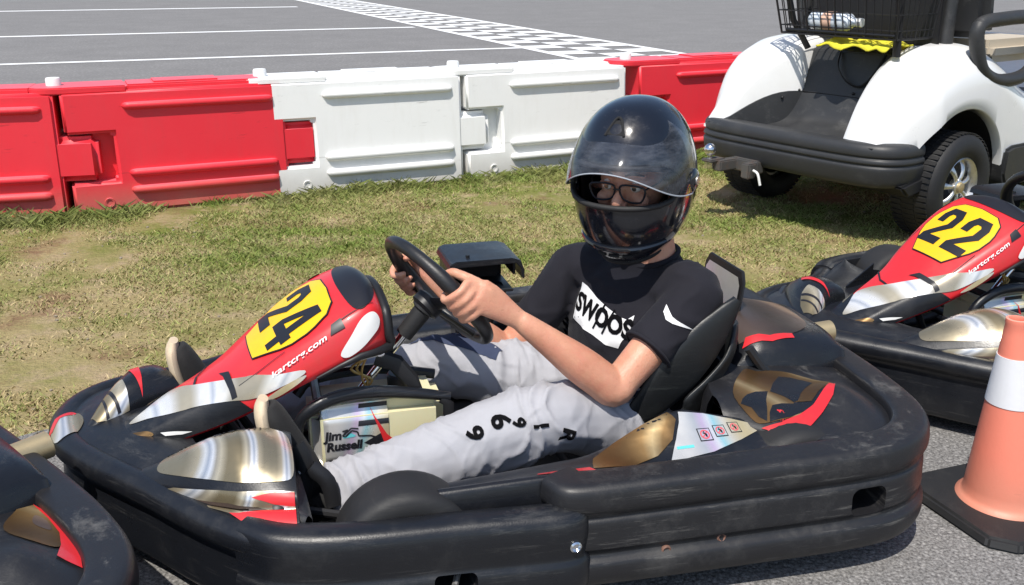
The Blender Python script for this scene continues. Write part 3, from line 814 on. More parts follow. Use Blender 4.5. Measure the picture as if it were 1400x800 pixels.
    for s in (1, -1):
        cut = MB(); cut.prism(rrect(-.60, .170, .038, .030, .018), lambda a, b: (a, s*.505, b), lambda a, b: (a, s*.64, b)); co = cut.build('cut', M['dark'], smooth=False)
        mo = bump_.modifiers.new('b', 'BOOLEAN'); mo.object = co; mo.operation = 'DIFFERENCE'; mo.solver = 'EXACT'; bake(bump_); sharpen(bump_); bpy.data.objects.remove(co)
    bump_.parent = r
    for s in (1, -1):
        for x, z in ((-.19, .118), (-.30, .128)):
            b = MB(); b.lathe((x, s*(.5625+.002*(x < -.25)), z+.004), (0, s, 0), [(-.01, .0095), (.002, .0095), (.004, .007), (.001, .004), (.001, 0)], 16); b.build('bolt', M['rust'], bump_)
    # ---- inner side tray with the raised console
    for s in (1, -1):
        rows = []
        for u in [.215, .20, .16, .10, .04, -.02, -.07, -.10, -.14, -.18, -.22, -.26, -.30, -.34, -.38, -.42, -.46, -.50, -.55, -.60, -.66]:
            # ridge
            def lerp(t, L_):
                for (a, x), (b_, y) in zip(L_, L_[1:]):
                    if a >= t >= b_: return x+(y-x)*(a-t)/(a-b_)
                return L_[-1][1]
            zr = lerp(u, [(.215, .225), (.0, .235), (-.09, .238), (-.14, .252), (-.20, .283), (-.26, .304), (-.30, .306), (-.38, .284), (-.46, .262), (-.56, .248), (-.66, .24)])
            yr = lerp(u, [(.215, .40), (.0, .395), (-.2, .385), (-.3, .375), (-.5, .375), (-.66, .36)])
            zo = lerp(u, [(.215, .245), (0, .255), (-.1, .248), (-.3, .246), (-.66, .258)])
            yo = lerp(u, [(.215, .46), (0, .475), (-.3, .482), (-.66, .46)])
            sec = [(yr-.055, .10), (yr-.05, .17), (yr-.03, zr-.03), (yr-.012, zr-.006), (yr+.004, zr-.001), (yr+.03, zr-(zr-zo)*.3-.004), (yo-.012, zo+.0), (yo, zo+.004), (yo+.010, zo-.004), (yo+.016, .20), (yo+.016, .15)]
            rows.append([V((u, s*p.x, p.y)) for p in catmull([(a, b, 0) for a, b in sec], 3)])
        mb = MB(); mb.grid(rows); tr = mb.build('side_console', M['body'], r, angle=60)
        bv = bvh_of(tr); fr_ = ((0, s*.9, .65), (1, 0, 0), (0, -s*.70, .71), (0, -s*.71, -.70))
        # coordinates: x along the kart, y up the slope
        from_ = lambda P: [(x, y) for x, y in P]
        def slope(pts):   # pts in (x, y, z) -> frame coordinates
            o_, ex, ey, d_ = [V(q) for q in fr_]; return [((V((x, s*y, z))-o_).dot(ex), (V((x, s*y, z))-o_).dot(ey)) for x, y, z in pts]
        decal('decal', [slope([(-.085, .455, .25), (-.10, .41, .245), (-.15, .39, .262), (-.21, .385, .292), (-.265, .38, .31), (-.275, .395, .30), (-.255, .43, .275), (-.215, .455, .258), (-.16, .468, .25)])], fr_, bv, M['gold'], tr)
        decal('decal', [slope([(-.285, .38, .306), (-.34, .38, .296), (-.40, .385, .28), (-.475, .40, .262), (-.40, .44, .262), (-.33, .462, .255), (-.235, .472, .25), (-.262, .43, .275), (-.28, .40, .295)])], fr_, bv, M['holo'], tr)
        decal('decal', [slope([(.02, .45, .255), (-.08, .448, .25), (-.085, .465, .25), (.03, .466, .258)])], fr_, bv, M['red'], tr)
        if s == 1:
            for k, x in enumerate((-.325, -.362, -.398)):
                c = slope([(x, .425-.008*k, .2735)])[0]; w_ = .0145 - .0008*k
                decal('warning_sticker', [[(c[0]+w_*a, c[1]+w_*b) for a, b in ((-1, -1), (1, -1), (1, 1), (-1, 1))]], fr_, bv, M['ink'], tr, .002)
                w_ *= .86
                decal('warning_sticker', [[(c[0]+w_*a, c[1]+w_*b) for a, b in ((-1, -1), (1, -1), (1, 1), (-1, 1))]], fr_, bv, M['holo'], tr, .0024)
                ring = []
                for q in range(12):
                    a0, a1 = q*math.pi/6, (q+1)*math.pi/6
                    ring.append([(c[0]+w_*f*math.cos(a), c[1]+w_*f*math.sin(a)) for f, a in ((.85, a0), (.85, a1), (.62, a1), (.62, a0))])
                ring.append([(c[0]+w_*a, c[1]+w_*b) for a, b in ((-.6, .45), (-.45, .6), (.6, -.45), (.45, -.6))])
                decal('warning_sticker', ring, fr_, bv, M['pinkred'], tr, .0028)
                fig = [[(c[0]+w_*a, c[1]+w_*b) for a, b in P] for P in ([(-.3, -.5), (-.1, -.5), (.1, .1), (.35, .2), (.3, .35), (-.05, .3), (-.35, 0)], [(.0, .4), (.18, .4), (.2, .58), (.02, .58)])]
                decal('warning_sticker', fig, fr_, bv, M['ink'], tr, .0032)
            c = slope([(-.275, .445, .262)])[0]
            decal('decal', [[(c[0]-.018, c[1]-.003), (c[0]+.018, c[1]-.003), (c[0]+.018, c[1]+.003), (c[0]-.018, c[1]+.003)]], fr_, bv, M['teal'], tr, .002)
    # ---- inner braces under the nose of the console (grey angled plate)
    # ---- rear deck
    rows = []
    D = [(-.40, .36), (-.44, .40), (-.52, .475), (-.60, .492), (-.69, .482), (-.75, .415), (-.768, .30), (-.776, .15), (-.776, 0)]
    dp = plan(D, 5); fd_ = plan([(-.40, .30), (-.42, .24), (-.46, .2), (-.49, .17), (-.50, .13), (-.50, .09), (-.50, .06), (-.50, .03), (-.50, 0)], 5)
    for k in range(13):
        t = k/12
        row = []
        for a, b in zip(dp, fd_):
            x = a[0]+(b[0]-a[0])*t; y = a[1]+(b[1]-a[1])*t
            z = .262 + .012*math.sin(t*math.pi) + .03*t*(1 if True else 0)
            # soft bulge above the rear wheel
            z += .028*math.exp(-((x+.665)/.05)**2-((y-.37)/.07)**2)
            row.append(V((x, y, z)))
        row += [V((p.x, -p.y, p.z)) for p in row[::-1][1:]]; rows.append(row)
    low = [V((p.x*.995+.003, p.y*.995, p.z-.006)) for p in rows[0]]; low2 = [V((p.x*.985, p.y*.985, .222)) for p in rows[0]]
    mb = MB(); mb.grid([low2, low] + rows + [[V((p.x+.01, p.y, p.z-.02)) for p in rows[-1]], [V((p.x+.03, p.y, .12)) for p in rows[-1]]])
    rd = mb.build('rear_deck', M['body_dusty'], r, angle=45)
    bv = bvh_of(rd); top = ((0, 0, .7), (1, 0, 0), (0, 1, 0), (0, 0, -1))
    for s in (1, -1):
        S = lambda *P: [[(x, s*y) for x, y in q] for q in P]
        decal('decal', S(curved([(-.441, .319), (-.470, .262), (-.514, .209), (-.534, .196), (-.550, .215), (-.580, .218), (-.619, .238), (-.650, .290), (-.664, .330), (-.627, .374), (-.576, .398), (-.517, .412), (-.465, .407), (-.447, .385)], 3)), top, bv, M['gold'], rd, .0016, .006)
        decal('decal', S([(-.526, .314), (-.552, .280), (-.581, .252), (-.603, .262), (-.620, .282), (-.631, .307), (-.604, .322), (-.584, .338), (-.568, .360), (-.553, .365), (-.545, .340)], [(-.444, .342), (-.455, .328), (-.471, .316), (-.495, .309), (-.521, .313), (-.500, .345), (-.485, .378), (-.471, .405), (-.461, .388), (-.459, .360)],
            [(-.475, .409), (-.486, .386), (-.503, .366), (-.525, .364), (-.549, .370), (-.553, .366), (-.575, .368), (-.600, .350), (-.640, .345), (-.61, .377), (-.57, .396), (-.52, .411)]), top, bv, M['body'], rd, .0022, .006)
        decal('decal', S([(-.560, .366), (-.580, .345), (-.602, .334), (-.634, .320), (-.645, .338), (-.620, .350), (-.590, .372)]), top, bv, M['gold'], rd, .0030, .006)
        decal('decal', S([(-.454, .414), (-.494, .420), (-.542, .408), (-.587, .384), (-.654, .333), (-.664, .340), (-.636, .378), (-.592, .412), (-.548, .444), (-.500, .468), (-.478, .440)]), top, bv, M['red'], rd, .0028, .006)
        b = MB(); b.lathe((-.60, s*.478, .243), (-.1, s*.9, .3), [(-.01, .005), (.012, .005), (.013, 0)], 8); b.build('bolt', M['steel'], rd)
    # engine cover hump
    rows = []
    for k in range(15):
        t = k/14; x = -.505 - .28*t
        h = .085*math.sin(min(1, t*3.2)*math.pi/2)*(1-.42*max(0, t-.45)/.55)
        hw = .165 + .02*math.sin(t*math.pi)
        row = []
        for j in range(25):
            q = j/24*2-1; yy = math.copysign(abs(q)**.8, q)*hw
            z = .268 + h*(max(0, 1-abs(q)**3.2))**.55 + .012
            if abs(q) > .97: z = .23
            row.append(V((x, yy+.015, z)))
        rows.append(row)
    rows = [[V((p.x+.004, p.y, .22)) for p in rows[0]]] + rows + [[V((p.x-.012, p.y, .30 + (p.z-.30)*.3)) for p in rows[-1]], [V((p.x-.016, p.y, .24)) for p in rows[-1]]]
    mb = MB(); mb.grid(rows); hp = mb.build('engine_cover', M['body'], r, angle=50)
    bv = bvh_of(hp)
    decal('decal', [curved([(-.52, .10), (-.52, -.13), (-.60, -.15), (-.70, -.15), (-.755, -.10), (-.755, .06), (-.69, .135), (-.60, .150)])], top, bv, M['bronze'], hp)
    decal('decal', [[(-.545, .152), (-.61, .166), (-.67, .158), (-.67, .145), (-.61, .152), (-.56, .135)]], top, bv, M['red'], hp, .0022)
    b = MB(); b.lathe((-.55, .185, .272), (.2, .4, 1), [(-.01, .013), (.012, .013), (.018, .008), (.019, 0)], 14); b.build('bolt', M['steel'], hp)
    ex = MB(); ex.lathe((-.785, -.0, .275), (-1, 0, .05), [(-.02, .026), (.02, .026), (.085, .026), (.087, .022), (.02, .021)], 24); ex.build('exhaust_tip', M['brass'], r)
    # ---- fairing with race number
    n = 41; rows = []
    for i in range(len(catcol)):
        rows.append([fair_pt(i, -1+2*j/(n-1)) for j in range(n)])
    back = [V((p.x+.012, p.y*.9, p.z-.012)) for p in rows[-1]]
    mb = MB(); mb.grid(rows + [back]); fa = mb.build('fairing', M['red'], None, angle=70)
    so = fa.modifiers.new('so', 'SOLIDIFY'); so.thickness = .006; so.offset = -1; bake(fa); fa.parent = r
    bv = bvh_of(fa)
    ez = V((-.73, 0, .68)).normalized(); dr = V((-.68, 0, -.73)).normalized()
    org = V((.450, 0, .448)); F3 = (org, V((0, 1, 0)), ez, dr)        # x = across (left of kart = right as read), y = up the slope
    def FR(P): return [P]
    pdecal('decal', [curved([(.300, -.66), (.318, -.45), (.326, 0), (.318, .45), (.300, .66), (.275, .60), (.258, .35), (.254, 0), (.258, -.35), (.275, -.60)])], M['ink'], fa, .0018)
    pdecal('decal', [curved([(.879, -.97), (.879, 0), (.879, .97)], 2)[:0] or [(.879, -.98), (.879, .98), (.52, .98), (.55, .80), (.585, .45), (.63, .05), (.675, -.35), (.70, -.55), (.68, -.80), (.66, -.98)]], M['body'], fa, .0016)
    for s in (1, -1):
        S = lambda P: [[(a, s*b) for a, b in P]]
        if s == 1:
            pdecal('decal', [curved([(.775, .02), (.735, -.30), (.69, -.58), (.660, -.40), (.625, -.02), (.575, .32), (.52, .62), (.475, .80), (.42, .90), (.44, .93), (.51, .90), (.56, .80), (.62, .66), (.68, .48), (.73, .25)], 4)], M['chrome'], fa, .0026, .005)
            pdecal('decal', [curved([(.50, .955), (.46, .93), (.42, .935), (.43, .965), (.47, .985)])], M['holo'], fa, .0028, .005)
            pdecal('decal', [curved([(.845, .20), (.80, .34), (.745, .58), (.715, .78), (.745, .76), (.80, .60), (.835, .40)])], M['gold'], fa, .0030, .005)
            pdecal('decal', [[(.70, .80), (.67, .86), (.635, .94), (.655, .93), (.69, .87)]], M['white'], fa, .0030, .005)
            pdecal('decal', [[(.86, -.1), (.83, .02), (.80, -.02), (.835, -.2)]], M['bronze'], fa, .0030, .005)
            pdecal('decal', [[(.575, .12), (.555, .25), (.545, .80), (.555, .80), (.568, .25)]], M['ink'], fa, .0034, .005)
        else:
            pdecal('decal', S(curved([(.74, .55), (.68, .70), (.60, .82), (.52, .90), (.54, .95), (.62, .92), (.70, .82)])), M['silver'], fa, .0024)
            pdecal('decal', S([(.66, .98), (.62, .93), (.54, .955), (.46, .985)]), M['body'], fa, .0028)
        pdecal('decal', S(curved([(.348, .91), (.325, .84), (.300, .76), (.275, .74), (.263, .80), (.270, .88), (.300, .945), (.330, .965), (.346, .945)])), M['white'], fa, .0030)
        pdecal('decal', S([(.365, .76), (.335, .76), (.34, .64), (.36, .66)]), M['ink'], fa, .0026)
        for k in range(2):
            pdecal('seam', S([(.34+.2*k, .66+.02*k), (.27+.18*k, .62), (.27+.18*k, .63), (.34+.2*k, .672+.02*k)]), M['ink'], fa, .0026)
    pdecal('seam', [[(.60, -.7), (.625, -.35), (.63, 0), (.625, .35), (.60, .7), (.594, .7), (.620, .35), (.625, 0), (.620, -.35), (.594, -.7)]], M['ink'], fa, .0022)
    yp = [(-.060, -.120), (.060, -.120), (.100, -.050), (.110, -.02), (.112, .02), (.108, .045), (.094, .084), (.064, .108), (.0, .114), (-.064, .108), (-.094, .084), (-.108, .045), (-.112, .02), (-.110, -.02), (-.100, -.050)]
    yp = [(a*.84, b*.86) for a, b in yp]
    decal('number_plate', FR([(a*1.03, b*1.03) for a, b in yp]), F3, bv, M['ink'], fa, .0032, .008)
    decal('number_plate', FR(yp), F3, bv, M['yellow'], fa, .0038, .008)
    # digits: local x is to the kart's left; the reader stands in front, so left-to-right = +y (kart left)
    def put(P, cx):
        return [(cx + a*.072, -.068 + b*.136) for a, b in P]
    for ch, cx in zip(digits, (-.0415, .0415)):
        if ch == '2':
            parts = [[(-.45, 0), (.45, 0), (.45, .2), (-.10, .2), (-.45, .2)], [(-.45, .2), (-.10, .2), (.45, .52), (.14, .56)], [(.14, .56), (.45, .52), (.45, .8), (.14, .78)],
                     [(.14, .78), (.45, .8), (.28, 1), (.06, .83)], [(.06, .83), (.28, 1), (-.28, 1), (-.08, .83)], [(-.08, .83), (-.28, 1), (-.45, .8), (-.14, .77)], [(-.14, .77), (-.45, .8), (-.45, .58), (-.14, .58)]]
        else:
            parts = [[(.05, 0), (.33, 0), (.33, .22), (.05, .22)], [(-.48, .22), (.5, .22), (.5, .41), (-.48, .41)], [(.05, .41), (.33, .41), (.33, 1), (.05, 1)], [(-.48, .41), (-.22, .41), (.05, .76), (.05, 1), (-.02, 1)]]
        decal('race_number', [put(q, cx) for q in parts], F3, bv, M['ink'], fa, .0050, .008)
    tm = text_mesh('kartcrg.com', .022, .0004)
    for v in tm.vertices: v.co = (.425-v.co.x, .775-v.co.y*3.4-(v.co.x)*.45, 0)
    pdecal('lettering', None, M['white'], fa, .0040, ct=.03, text=tm)
    # rubber rim along the rear edge of the fairing
    rim = [fair_pt(len(catcol)-3, t/10-1) for t in range(0, 21)]
    pts = [fair_pt(len(catcol)-26, -1), fair_pt(len(catcol)-16, -1)] + [p + V((-.006, 0, 0)) for p in rim] + [fair_pt(len(catcol)-16, 1), fair_pt(len(catcol)-26, 1)]
    mb = MB(); mb.tube(pts, [.003, .008] + [.011]*21 + [.008, .003], 10, smooth=2); mb.build('rubber_trim', M['dark'], fa)
    # fairing support: bracket, clamp, cables
    mb = MB(); mb.tube([(.33, .0, .43), (.31, .0, .38), (.27, .02, .35)], .012, 8); mb.build('fairing_bracket', M['dark'], r); mb = MB(); mb.tube([(.60, .06, .27), (.60, -.06, .27)], .008, 8); mb.tube([(.60, -.06, .27), (.55, -.05, .18), (.5, -.05, .08)], .010, 8); mb.tube([(.60, .06, .27), (.55, .05, .18), (.5, .05, .08)], .010, 8)
    mb.build('fairing_bracket', M['dark'], r)
    mb = MB(); mb.box((.285, .06, .372), (.055, .035, .026), Matrix.Rotation(R(8), 3, 'Y')); cl = mb.build('clamp', M['alu'], r, bevel=.003)
    mb = MB(); mb.lathe((.262, .078, .370), (0, 1, 0), [(-.002, .008), (.004, .008), (.006, .004), (.006, 0)], 12); mb.build('bolt', M['steel'], cl)
    mb = MB()
    for k in range(3):
        mb.tube([(.285, .05+.006*k, .36), (.30+.012*k, .055, .33), (.30-.01*k, .055, .30), (.285+.016*k, .05, .27)], .0028, 6, smooth=4)
    mb.build('brake_cable', M['wire'], r)
    mb = MB(); mb.tube([(.27, .06, .355), (.23, .07, .340), (.20, .075, .30), (.185, .08, .262)], [(.012, .02), (.012, .02), (.010, .018), (.008, .014)], 8, side=(0, 1, 0)); mb.build('column_bracket', M['dark'], r)
    # ---- steering
    C = V((.125, .035, .478)); lat = WL; up = WU; nrm = WN
    mb = MB(); rr = .148; K = 56; rows = []
    for k in range(K):
        a = 2*math.pi*k/K
        flat = 1 - .10*max(0, -math.sin(a))**3
        c = C + (lat*math.cos(a) + up*math.sin(a)*flat)*rr; rad = (c-C).normalized()
        tr_ = .0138 + .0038*max(0, math.cos(2*a))
        rows.append([c + rad*(tr_*math.cos(q)) + nrm*(tr_*math.sin(q)) for q in [2*math.pi*j/14 for j in range(14)]])
    rows.append(rows[0]); mb.grid(rows, True); sw = mb.build('steering_wheel', M['grip'], r)
    mb = MB(); hb = C - nrm*.035
    for a in (R(0), R(180), R(-90)):
        e = C + (lat*math.cos(a) + up*math.sin(a)*(.93 if a == R(-90) else 1))*(rr-.004)
        mb.tube([hb, hb + (e-hb)*.35, hb + (e-hb)*.75, e], [(.020, .006), (.017, .006), (.014, .006), (.016, .008)], 10, side=tuple(nrm.cross(e-hb).normalized()), smooth=3)
    mb.lathe(hb, nrm, [(-.02, .02), (-.012, .034), (.010, .034), (.014, .028), (.014, 0)], 24)
    mb.build('spoke', M['dark'], sw)
    foot = V((.335, .035, .235)); axd = (hb-foot).normalized()
    mb = MB(); mb.lathe(foot, axd, [(0, .0095), ((hb-foot).length-.05, .0095)], 16, True); mb.build('steering_column', M['steel'], r)
    mb = MB(); L0 = (hb-foot).length; mb.lathe(foot, axd, [(L0-.085, .0), (L0-.085, .019), (L0-.02, .021), (L0-.015, .028), (L0, .028)], 20); mb.build('column_boot', M['rubber'], r)
    # ---- fuel tank between the legs
    mb = MB(); mb.box((.275, .03, .19), (.29, .15, .15)); tk = mb.build('fuel_tank', M['cream'], None, bevel=.022, seg=4); tk.parent = r
    bv = bvh_of(tk); tf = ((.42, .5, .12), (-1, 0, 0), (0, 0, 1), (0, -1, 0))
    decal('decal', [[(.005, .0), (.165, .0), (.165, .145), (.10, .145), (.005, .14)]], tf, bv, M['holo'], tk, .002)
    decal('decal', [[(.10, .10), (.165, .10), (.165, .142), (.105, .142)], [(.12, .0), (.165, .0), (.165, .06), (.15, .08), (.11, .06), (.13, .05)]], tf, bv, M['ink'], tk, .0026)
    decal('decal', [[(.128, .135), (.160, .075), (.175, .06), (.155, .05), (.148, .075)]], tf, bv, M['red'], tk, .0032)
    mb = MB(); mb.tube([(.125, .106, .135), (.125, .108, .25), (.14, .106, .262)], [(.012, .004), (.012, .004), (.010, .004)], 8, side=(1, 0, 0)); mb.build('tank_strap', M['dark'], tk)
    if True:
        text_decal('lettering', 'Jim', .028, (V((.374, .5, .203)), V((-1, 0, 0)), V((0, 0, 1)), V((0, -1, 0))), bv, M['ink'], tk, bold=.0012, off=.003, shear=.15)
        text_decal('lettering', 'Russell', .027, (V((.352, .5, .178)), V((-1, 0, 0)), V((0, 0, 1)), V((0, -1, 0))), bv, M['ink'], tk, bold=.0012, off=.0032, shear=.15)
        def strip(P, w_):
            out = []
            for a, b in zip(P, P[1:]):
                d = V((b[0]-a[0], b[1]-a[1])).normalized(); n_ = V((-d.y, d.x))*w_
                out.append([(a[0]-n_.x, a[1]-n_.y), (b[0]-n_.x, b[1]-n_.y), (b[0]+n_.x, b[1]+n_.y), (a[0]+n_.x, a[1]+n_.y)])
            return out
        decal('logo', strip([(.066, .092), (.078, .095), (.066, .082), (.072, .079), (.086, .092), (.098, .088), (.100, .078), (.125, .076), (.150, .064)], .0017) + strip([(.07, .084), (.085, .098), (.10, .095)], .0014), tf, bv, M['ink'], tk, .0034)
        decal('logo', [[(.066, .080), (.085, .086), (.094, .080), (.09, .077), (.068, .076)]], tf, bv, M['teal'], tk, .003)
    mb = MB(); mb.tube([(.445, .105, .19), (.44, .105, .245), (.40, .105, .278), (.34, .10, .292), (.26, .10, .290), (.18, .10, .276), (.12, .10, .262)], [(.012, .010), (.012, .012), (.012, .014), (.012, .015), (.012, .014), (.012, .012), (.01, .01)], 10, side=(0, 1, 0), smooth=4)
    mb.tube([(.44, -.03, .245), (.40, -.04, .275), (.26, -.04, .285), (.13, -.03, .262)], .012, 8, smooth=4)
    mb.tube([(.40, .10, .283), (.40, -.04, .283)], .01, 8); mb.build('tank_cover', M['body'], r)
    mb = MB(); mb.lathe((.215, .03, .268), (0, 0, 1), [(-.01, .026), (.0, .026), (.004, .030), (.028, .031), (.033, .027), (.034, 0)], 24); mb.build('tank_cap', M['dark'], tk)
    # ---- pedals
    for s, px in ((1, .555), (-1, .74)):
        mb = MB(); y = .168 if s > 0 else -.205
        mb.tube([(px-.05, y-.02*s, .06), (px-.005, y-.02*s, .12), (px+.0, y-.02*s, .22)], .007, 8, smooth=3)
        mb.box((px+.004, y, .235), (.012, .085, .03)); mb.build('pedal', M['dark'], r, bevel=.003)
    for s in (1, -1):
        mb = MB()   # foot guard with a raised outer plate
        mb.prism([(.0, .235), (.115, .285), (.115, .225), (.09, .205), (.0, .19)], lambda a, b, s=s: (.62-a, s*(.205+.3*a), b), lambda a, b, s=s: (.62-a, s*(.211+.3*a), b))
        mb.prism([(.0, .265), (.07, .25), (.10, .19), (.08, .12), (.0, .16)], lambda a, b, s=s: (.505-a, s*(.240), b), lambda a, b, s=s: (.505-a, s*(.247), b))
        mb.build('foot_guard', M['body'], r, bevel=.001)
        mb = MB()
        mb.tube([(.47, s*.25, .10), (.445, s*.25, .17), (.44, s*.245, .225), (.455, s*.24, .26)], [(.018, .008)]*4, 8, side=(1, 0, 0), smooth=3)
        mb.tube([(.43, s*.26, .22), (.40, s*.27, .19), (.39, s*.28, .14)], [(.016, .007)]*3, 8, side=(1, 0, 0), smooth=3)
        mb.tube([(.47, s*.27, .14), (.38, s*.30, .13), (.30, s*.37, .128)], .009, 8)
        mb.tube([(.20, s*.28, .10), (.28, s*.38, .135)], .008, 8)
        mb.build('steering_knuckle', M['dark'], r)
        mb = MB(); mb.tube([(.46, s*.262, .205), (.452, s*.266, .215)], .004, 8); mb.build('bolt', M['steel'], r)
    # ---- seat
    cs = [  # (x, z) centre profile, half width, side rise, side forward
        (.02, .105, .13, .00, .0), (-.04, .085, .17, .035, .0), (-.14, .062, .192, .075, .0), (-.25, .055, .20, .12, .01), (-.36, .07, .205, .14, .04),
        (-.44, .115, .21, .12, .08), (-.485, .19, .215, .075, .12), (-.51, .27, .21, .03, .10), (-.525, .33, .20, .01, .07), (-.530, .37, .18, .0, .05), (-.532, .395, .15, .0, .03)]
    cc = [catmull([(c[0], c[1], c[2]) for c in cs], 4), catmull([(c[3], c[4], 0) for c in cs], 4)]
    rows = []
    for a, b in zip(*cc):
        row = []
        for j in range(31):
            q = j/30*2-1; e = abs(q)**2.6
            y = math.copysign(min(1, abs(q)*1.12 if abs(q) < .8 else .896+.104*(abs(q)-.8)/.2), q)*a.z
            row.append(V((a.x + b.y*e, y*1.0 + .028, a.y + b.x*e)))
        rows.append(row)
    mb = MB(); mb.grid(rows); st = mb.build('seat', M['seat'], None, angle=80)
    so = st.modifiers.new('so', 'SOLIDIFY'); so.thickness = .007; so.offset = 1
    bake(st); st.parent = r
    mb = MB()
    for s in (1, -1):
        mb.tube([(-.30, s*.20+.028, .20), (-.38, s*.29, .20), (-.46, s*.33, .14)], .011, 8, smooth=4)
        mb.tube([(-.54, s*.16+.028, .34), (-.60, s*.22, .24), (-.62, s*.26, .12)], .011, 8, smooth=4)
    mb.tube([(-.40, -.27, .17), (-.40, .27, .17)], .009, 8); mb.tube([(-.44, -.30, .17), (-.61, -.24, .17)], .009, 8); mb.build('seat_stay', M['dark'], r)
    # seat wing: the tall bolster on each side
    for s in (1, -1):
        mb = MB(); rows = []
        for k in range(13):
            t = k/12; w_ = .060*math.sin(math.pi*min(1, .10+.86*t))**.7
            c = V((-.245, .212, .205)).lerp(V((-.478, .225, .475)), t); 
            ax_ = V((-.65, 0, .75)); pr = V((.62, 0, .58))
            bow = .018*math.sin(math.pi*t)
            row = []
            for q in [2*math.pi*j/16 for j in range(16)]:
                p = c + pr*(w_*math.cos(q)) - pr*.006 + V((0, 1, 0))*(.010*math.sin(q) + bow + .012*math.cos(q)**2*0)
                row.append(V((p.x, s*p.y + .028*(1 if True else 0)*(0 if s > 0 else 1), p.z)))
            rows.append(row)
        mb.grid(rows, True, True); mb.build('seat_wing', M['seat'], r, angle=70)
    # ---- engine and intake on the right side
    mb = MB(); mb.box((-.36, -.33, .14), (.20, .16, .16)); mb.box((-.34, -.33, .25), (.12, .12, .08))
    for k in range(5): mb.box((-.34, -.33, .22+.018*k), (.15, .15, .006))
    en = mb.build('engine', M['dark'], r, bevel=.004)
    mb = MB(); mb.tube([(-.28, -.33, .22), (-.18, -.31, .25), (-.10, -.29, .31), (-.07, -.28, .37)], .028, 12, smooth=4); mb.build('intake_pipe', M['body'], r)
    # airbox, open at the driver's side with a peaked lid
    mb = MB(); x0, x1, y0, y1, z0, z1 = -.115, .045, -.37, -.235, .375, .455
    mb.box(((x0+x1)/2, y0, (z0+z1)/2), (x1-x0, .006, z1-z0)); mb.box((x1, (y0+y1)/2, (z0+z1)/2), (.006, y1-y0, z1-z0-.002)); mb.box(((x0+x1)/2, (y0+y1)/2, z0), (x1-x0-.002, y1-y0-.002, .006))
    mb.box((x0, (y0+y1)/2+.0, z1-.02), (.006, y1-y0, .04))
    mb.prism([(x1+.01, z1-.012), (x1+.004, z1+.004), (x1-.01, z1+.010), (x0+.01, z1+.010), (x0-.012, z1+.002), (x0-.02, z1-.02), (x0-.022, z1-.045), (x0-.016, z1-.045), (x0-.012, z1-.018), (x0+.0, z1-.004), (x1, z1-.006)], lambda a, b: (a, y0-.01, b), lambda a, b: (a, y1+.02, b))
    ab = mb.build('airbox', M['body'], r, bevel=.002)
    mb = MB(); mb.box(((x0+x1)/2, (y0+y1)/2-.03, (z0+z1)/2), (x1-x0-.03, .05, z1-z0-.03)); mb.build('air_filter', M['liner'], ab, bevel=.01)
    mb = MB(); mb.tube([(.0, -.25, z1+.008), (.0, -.25, z1+.016)], .005, 8); mb.build('bolt', M['dark'], ab)
    mb = MB(); mb.box((-.02, -.30, .30), (.10, .08, .15)); mb.build('airbox_mount', M['dark'], r, bevel=.01)
    # ---- rear plate standing behind the seat
    mb = MB(); P = [(-.10, .30), (-.10, .43), (-.085, .455), (.085, .455), (.10, .43), (.10, .30)]
    mb.prism(P, lambda a, b: (-.585-.12*(b-.3), a-.07, b+.005), lambda a, b: (-.593-.12*(b-.3), a-.07, b+.005)); rp = mb.build('rear_plate', M['dark'], r, bevel=.002)
    bv = bvh_of(rp)
    decal('decal', [[(-.088, .305), (.088, .305), (.088, .425), (.075, .443), (-.075, .443), (-.088, .425)]], ((-.6, -.07, 0), (0, 1, 0), (0, 0, 1), (-1, 0, 0)), bv, M['holo'], rp, .002)
    return r

A15 = R(180+15)
kg = 'rental go-karts parked nose to tail'
kart = make_kart('go_kart', 'black go-kart with race number 24 and the helmeted driver sitting in it', kg, '24')
kart.location = (-.0443, 2.0383, 0); kart.rotation_euler = (0, 0, A15)
for o in list(kart.children):
    pass
k2 = copy_tree(kart); k2['label'] = 'black go-kart with race number 22 parked behind the orange cone'
# its own race number
fa2 = [c for c in k2.children if c.name.startswith('fairing') and 'bracket' not in c.name][0]
nums = [c for c in fa2.children if c.name.startswith('race_number')]
two = [c for c in nums if sum(v.co.y for v in c.data.vertices) < 0][0]; four = [c for c in nums if c is not two][0]
me = two.data.copy(); four.data = me
bvf = bvh_of(fa2); 
for v in me.vertices:
    v.co.y += .083
    h = bvf.ray_cast(v.co + V((.68, 0, .73))*.1, V((-.68, 0, -.73)))
    if h[0]: v.co = h[0] + (h[1] if h[1].dot(V((.68, 0, .73))) > 0 else -h[1])*.0050
k2.location = (1.655, 2.745, 0); k2.rotation_euler = (0, 0, R(180+18))
k0 = copy_tree(kart); k0['label'] = 'rear half of a black go-kart cut off by the bottom left corner of the photo'
rd0 = [c for c in k0.children if c.name.startswith('rear_deck')][0]
for c in list(rd0.children):
    if c.name.startswith('decal') and sum(v.co.y for v in c.data.vertices) > 0: bpy.data.objects.remove(c)
b0 = bvh_of(rd0); top0 = ((0, 0, .7), (1, 0, 0), (0, 1, 0), (0, 0, -1))
decal('decal', [curved([(-.69, .25), (-.73, .19), (-.755, .165), (-.767, .20), (-.762, .29), (-.742, .345), (-.715, .34)])], top0, b0, M['gold'], rd0, .002, .008)
decal('decal', [curved([(-.735, .25), (-.750, .22), (-.757, .25), (-.748, .285)])], top0, b0, M['bronze'], rd0, .0026, .008)
decal('decal', [[(-.763, .175), (-.770, .22), (-.767, .30), (-.757, .365), (-.735, .425), (-.715, .385), (-.738, .345), (-.755, .30), (-.762, .24)]], top0, b0, M['red'], rd0, .003, .008)
k0.location = (-1.470, 1.016, 0); k0.rotation_euler = (0, 0, R(180+47.7))

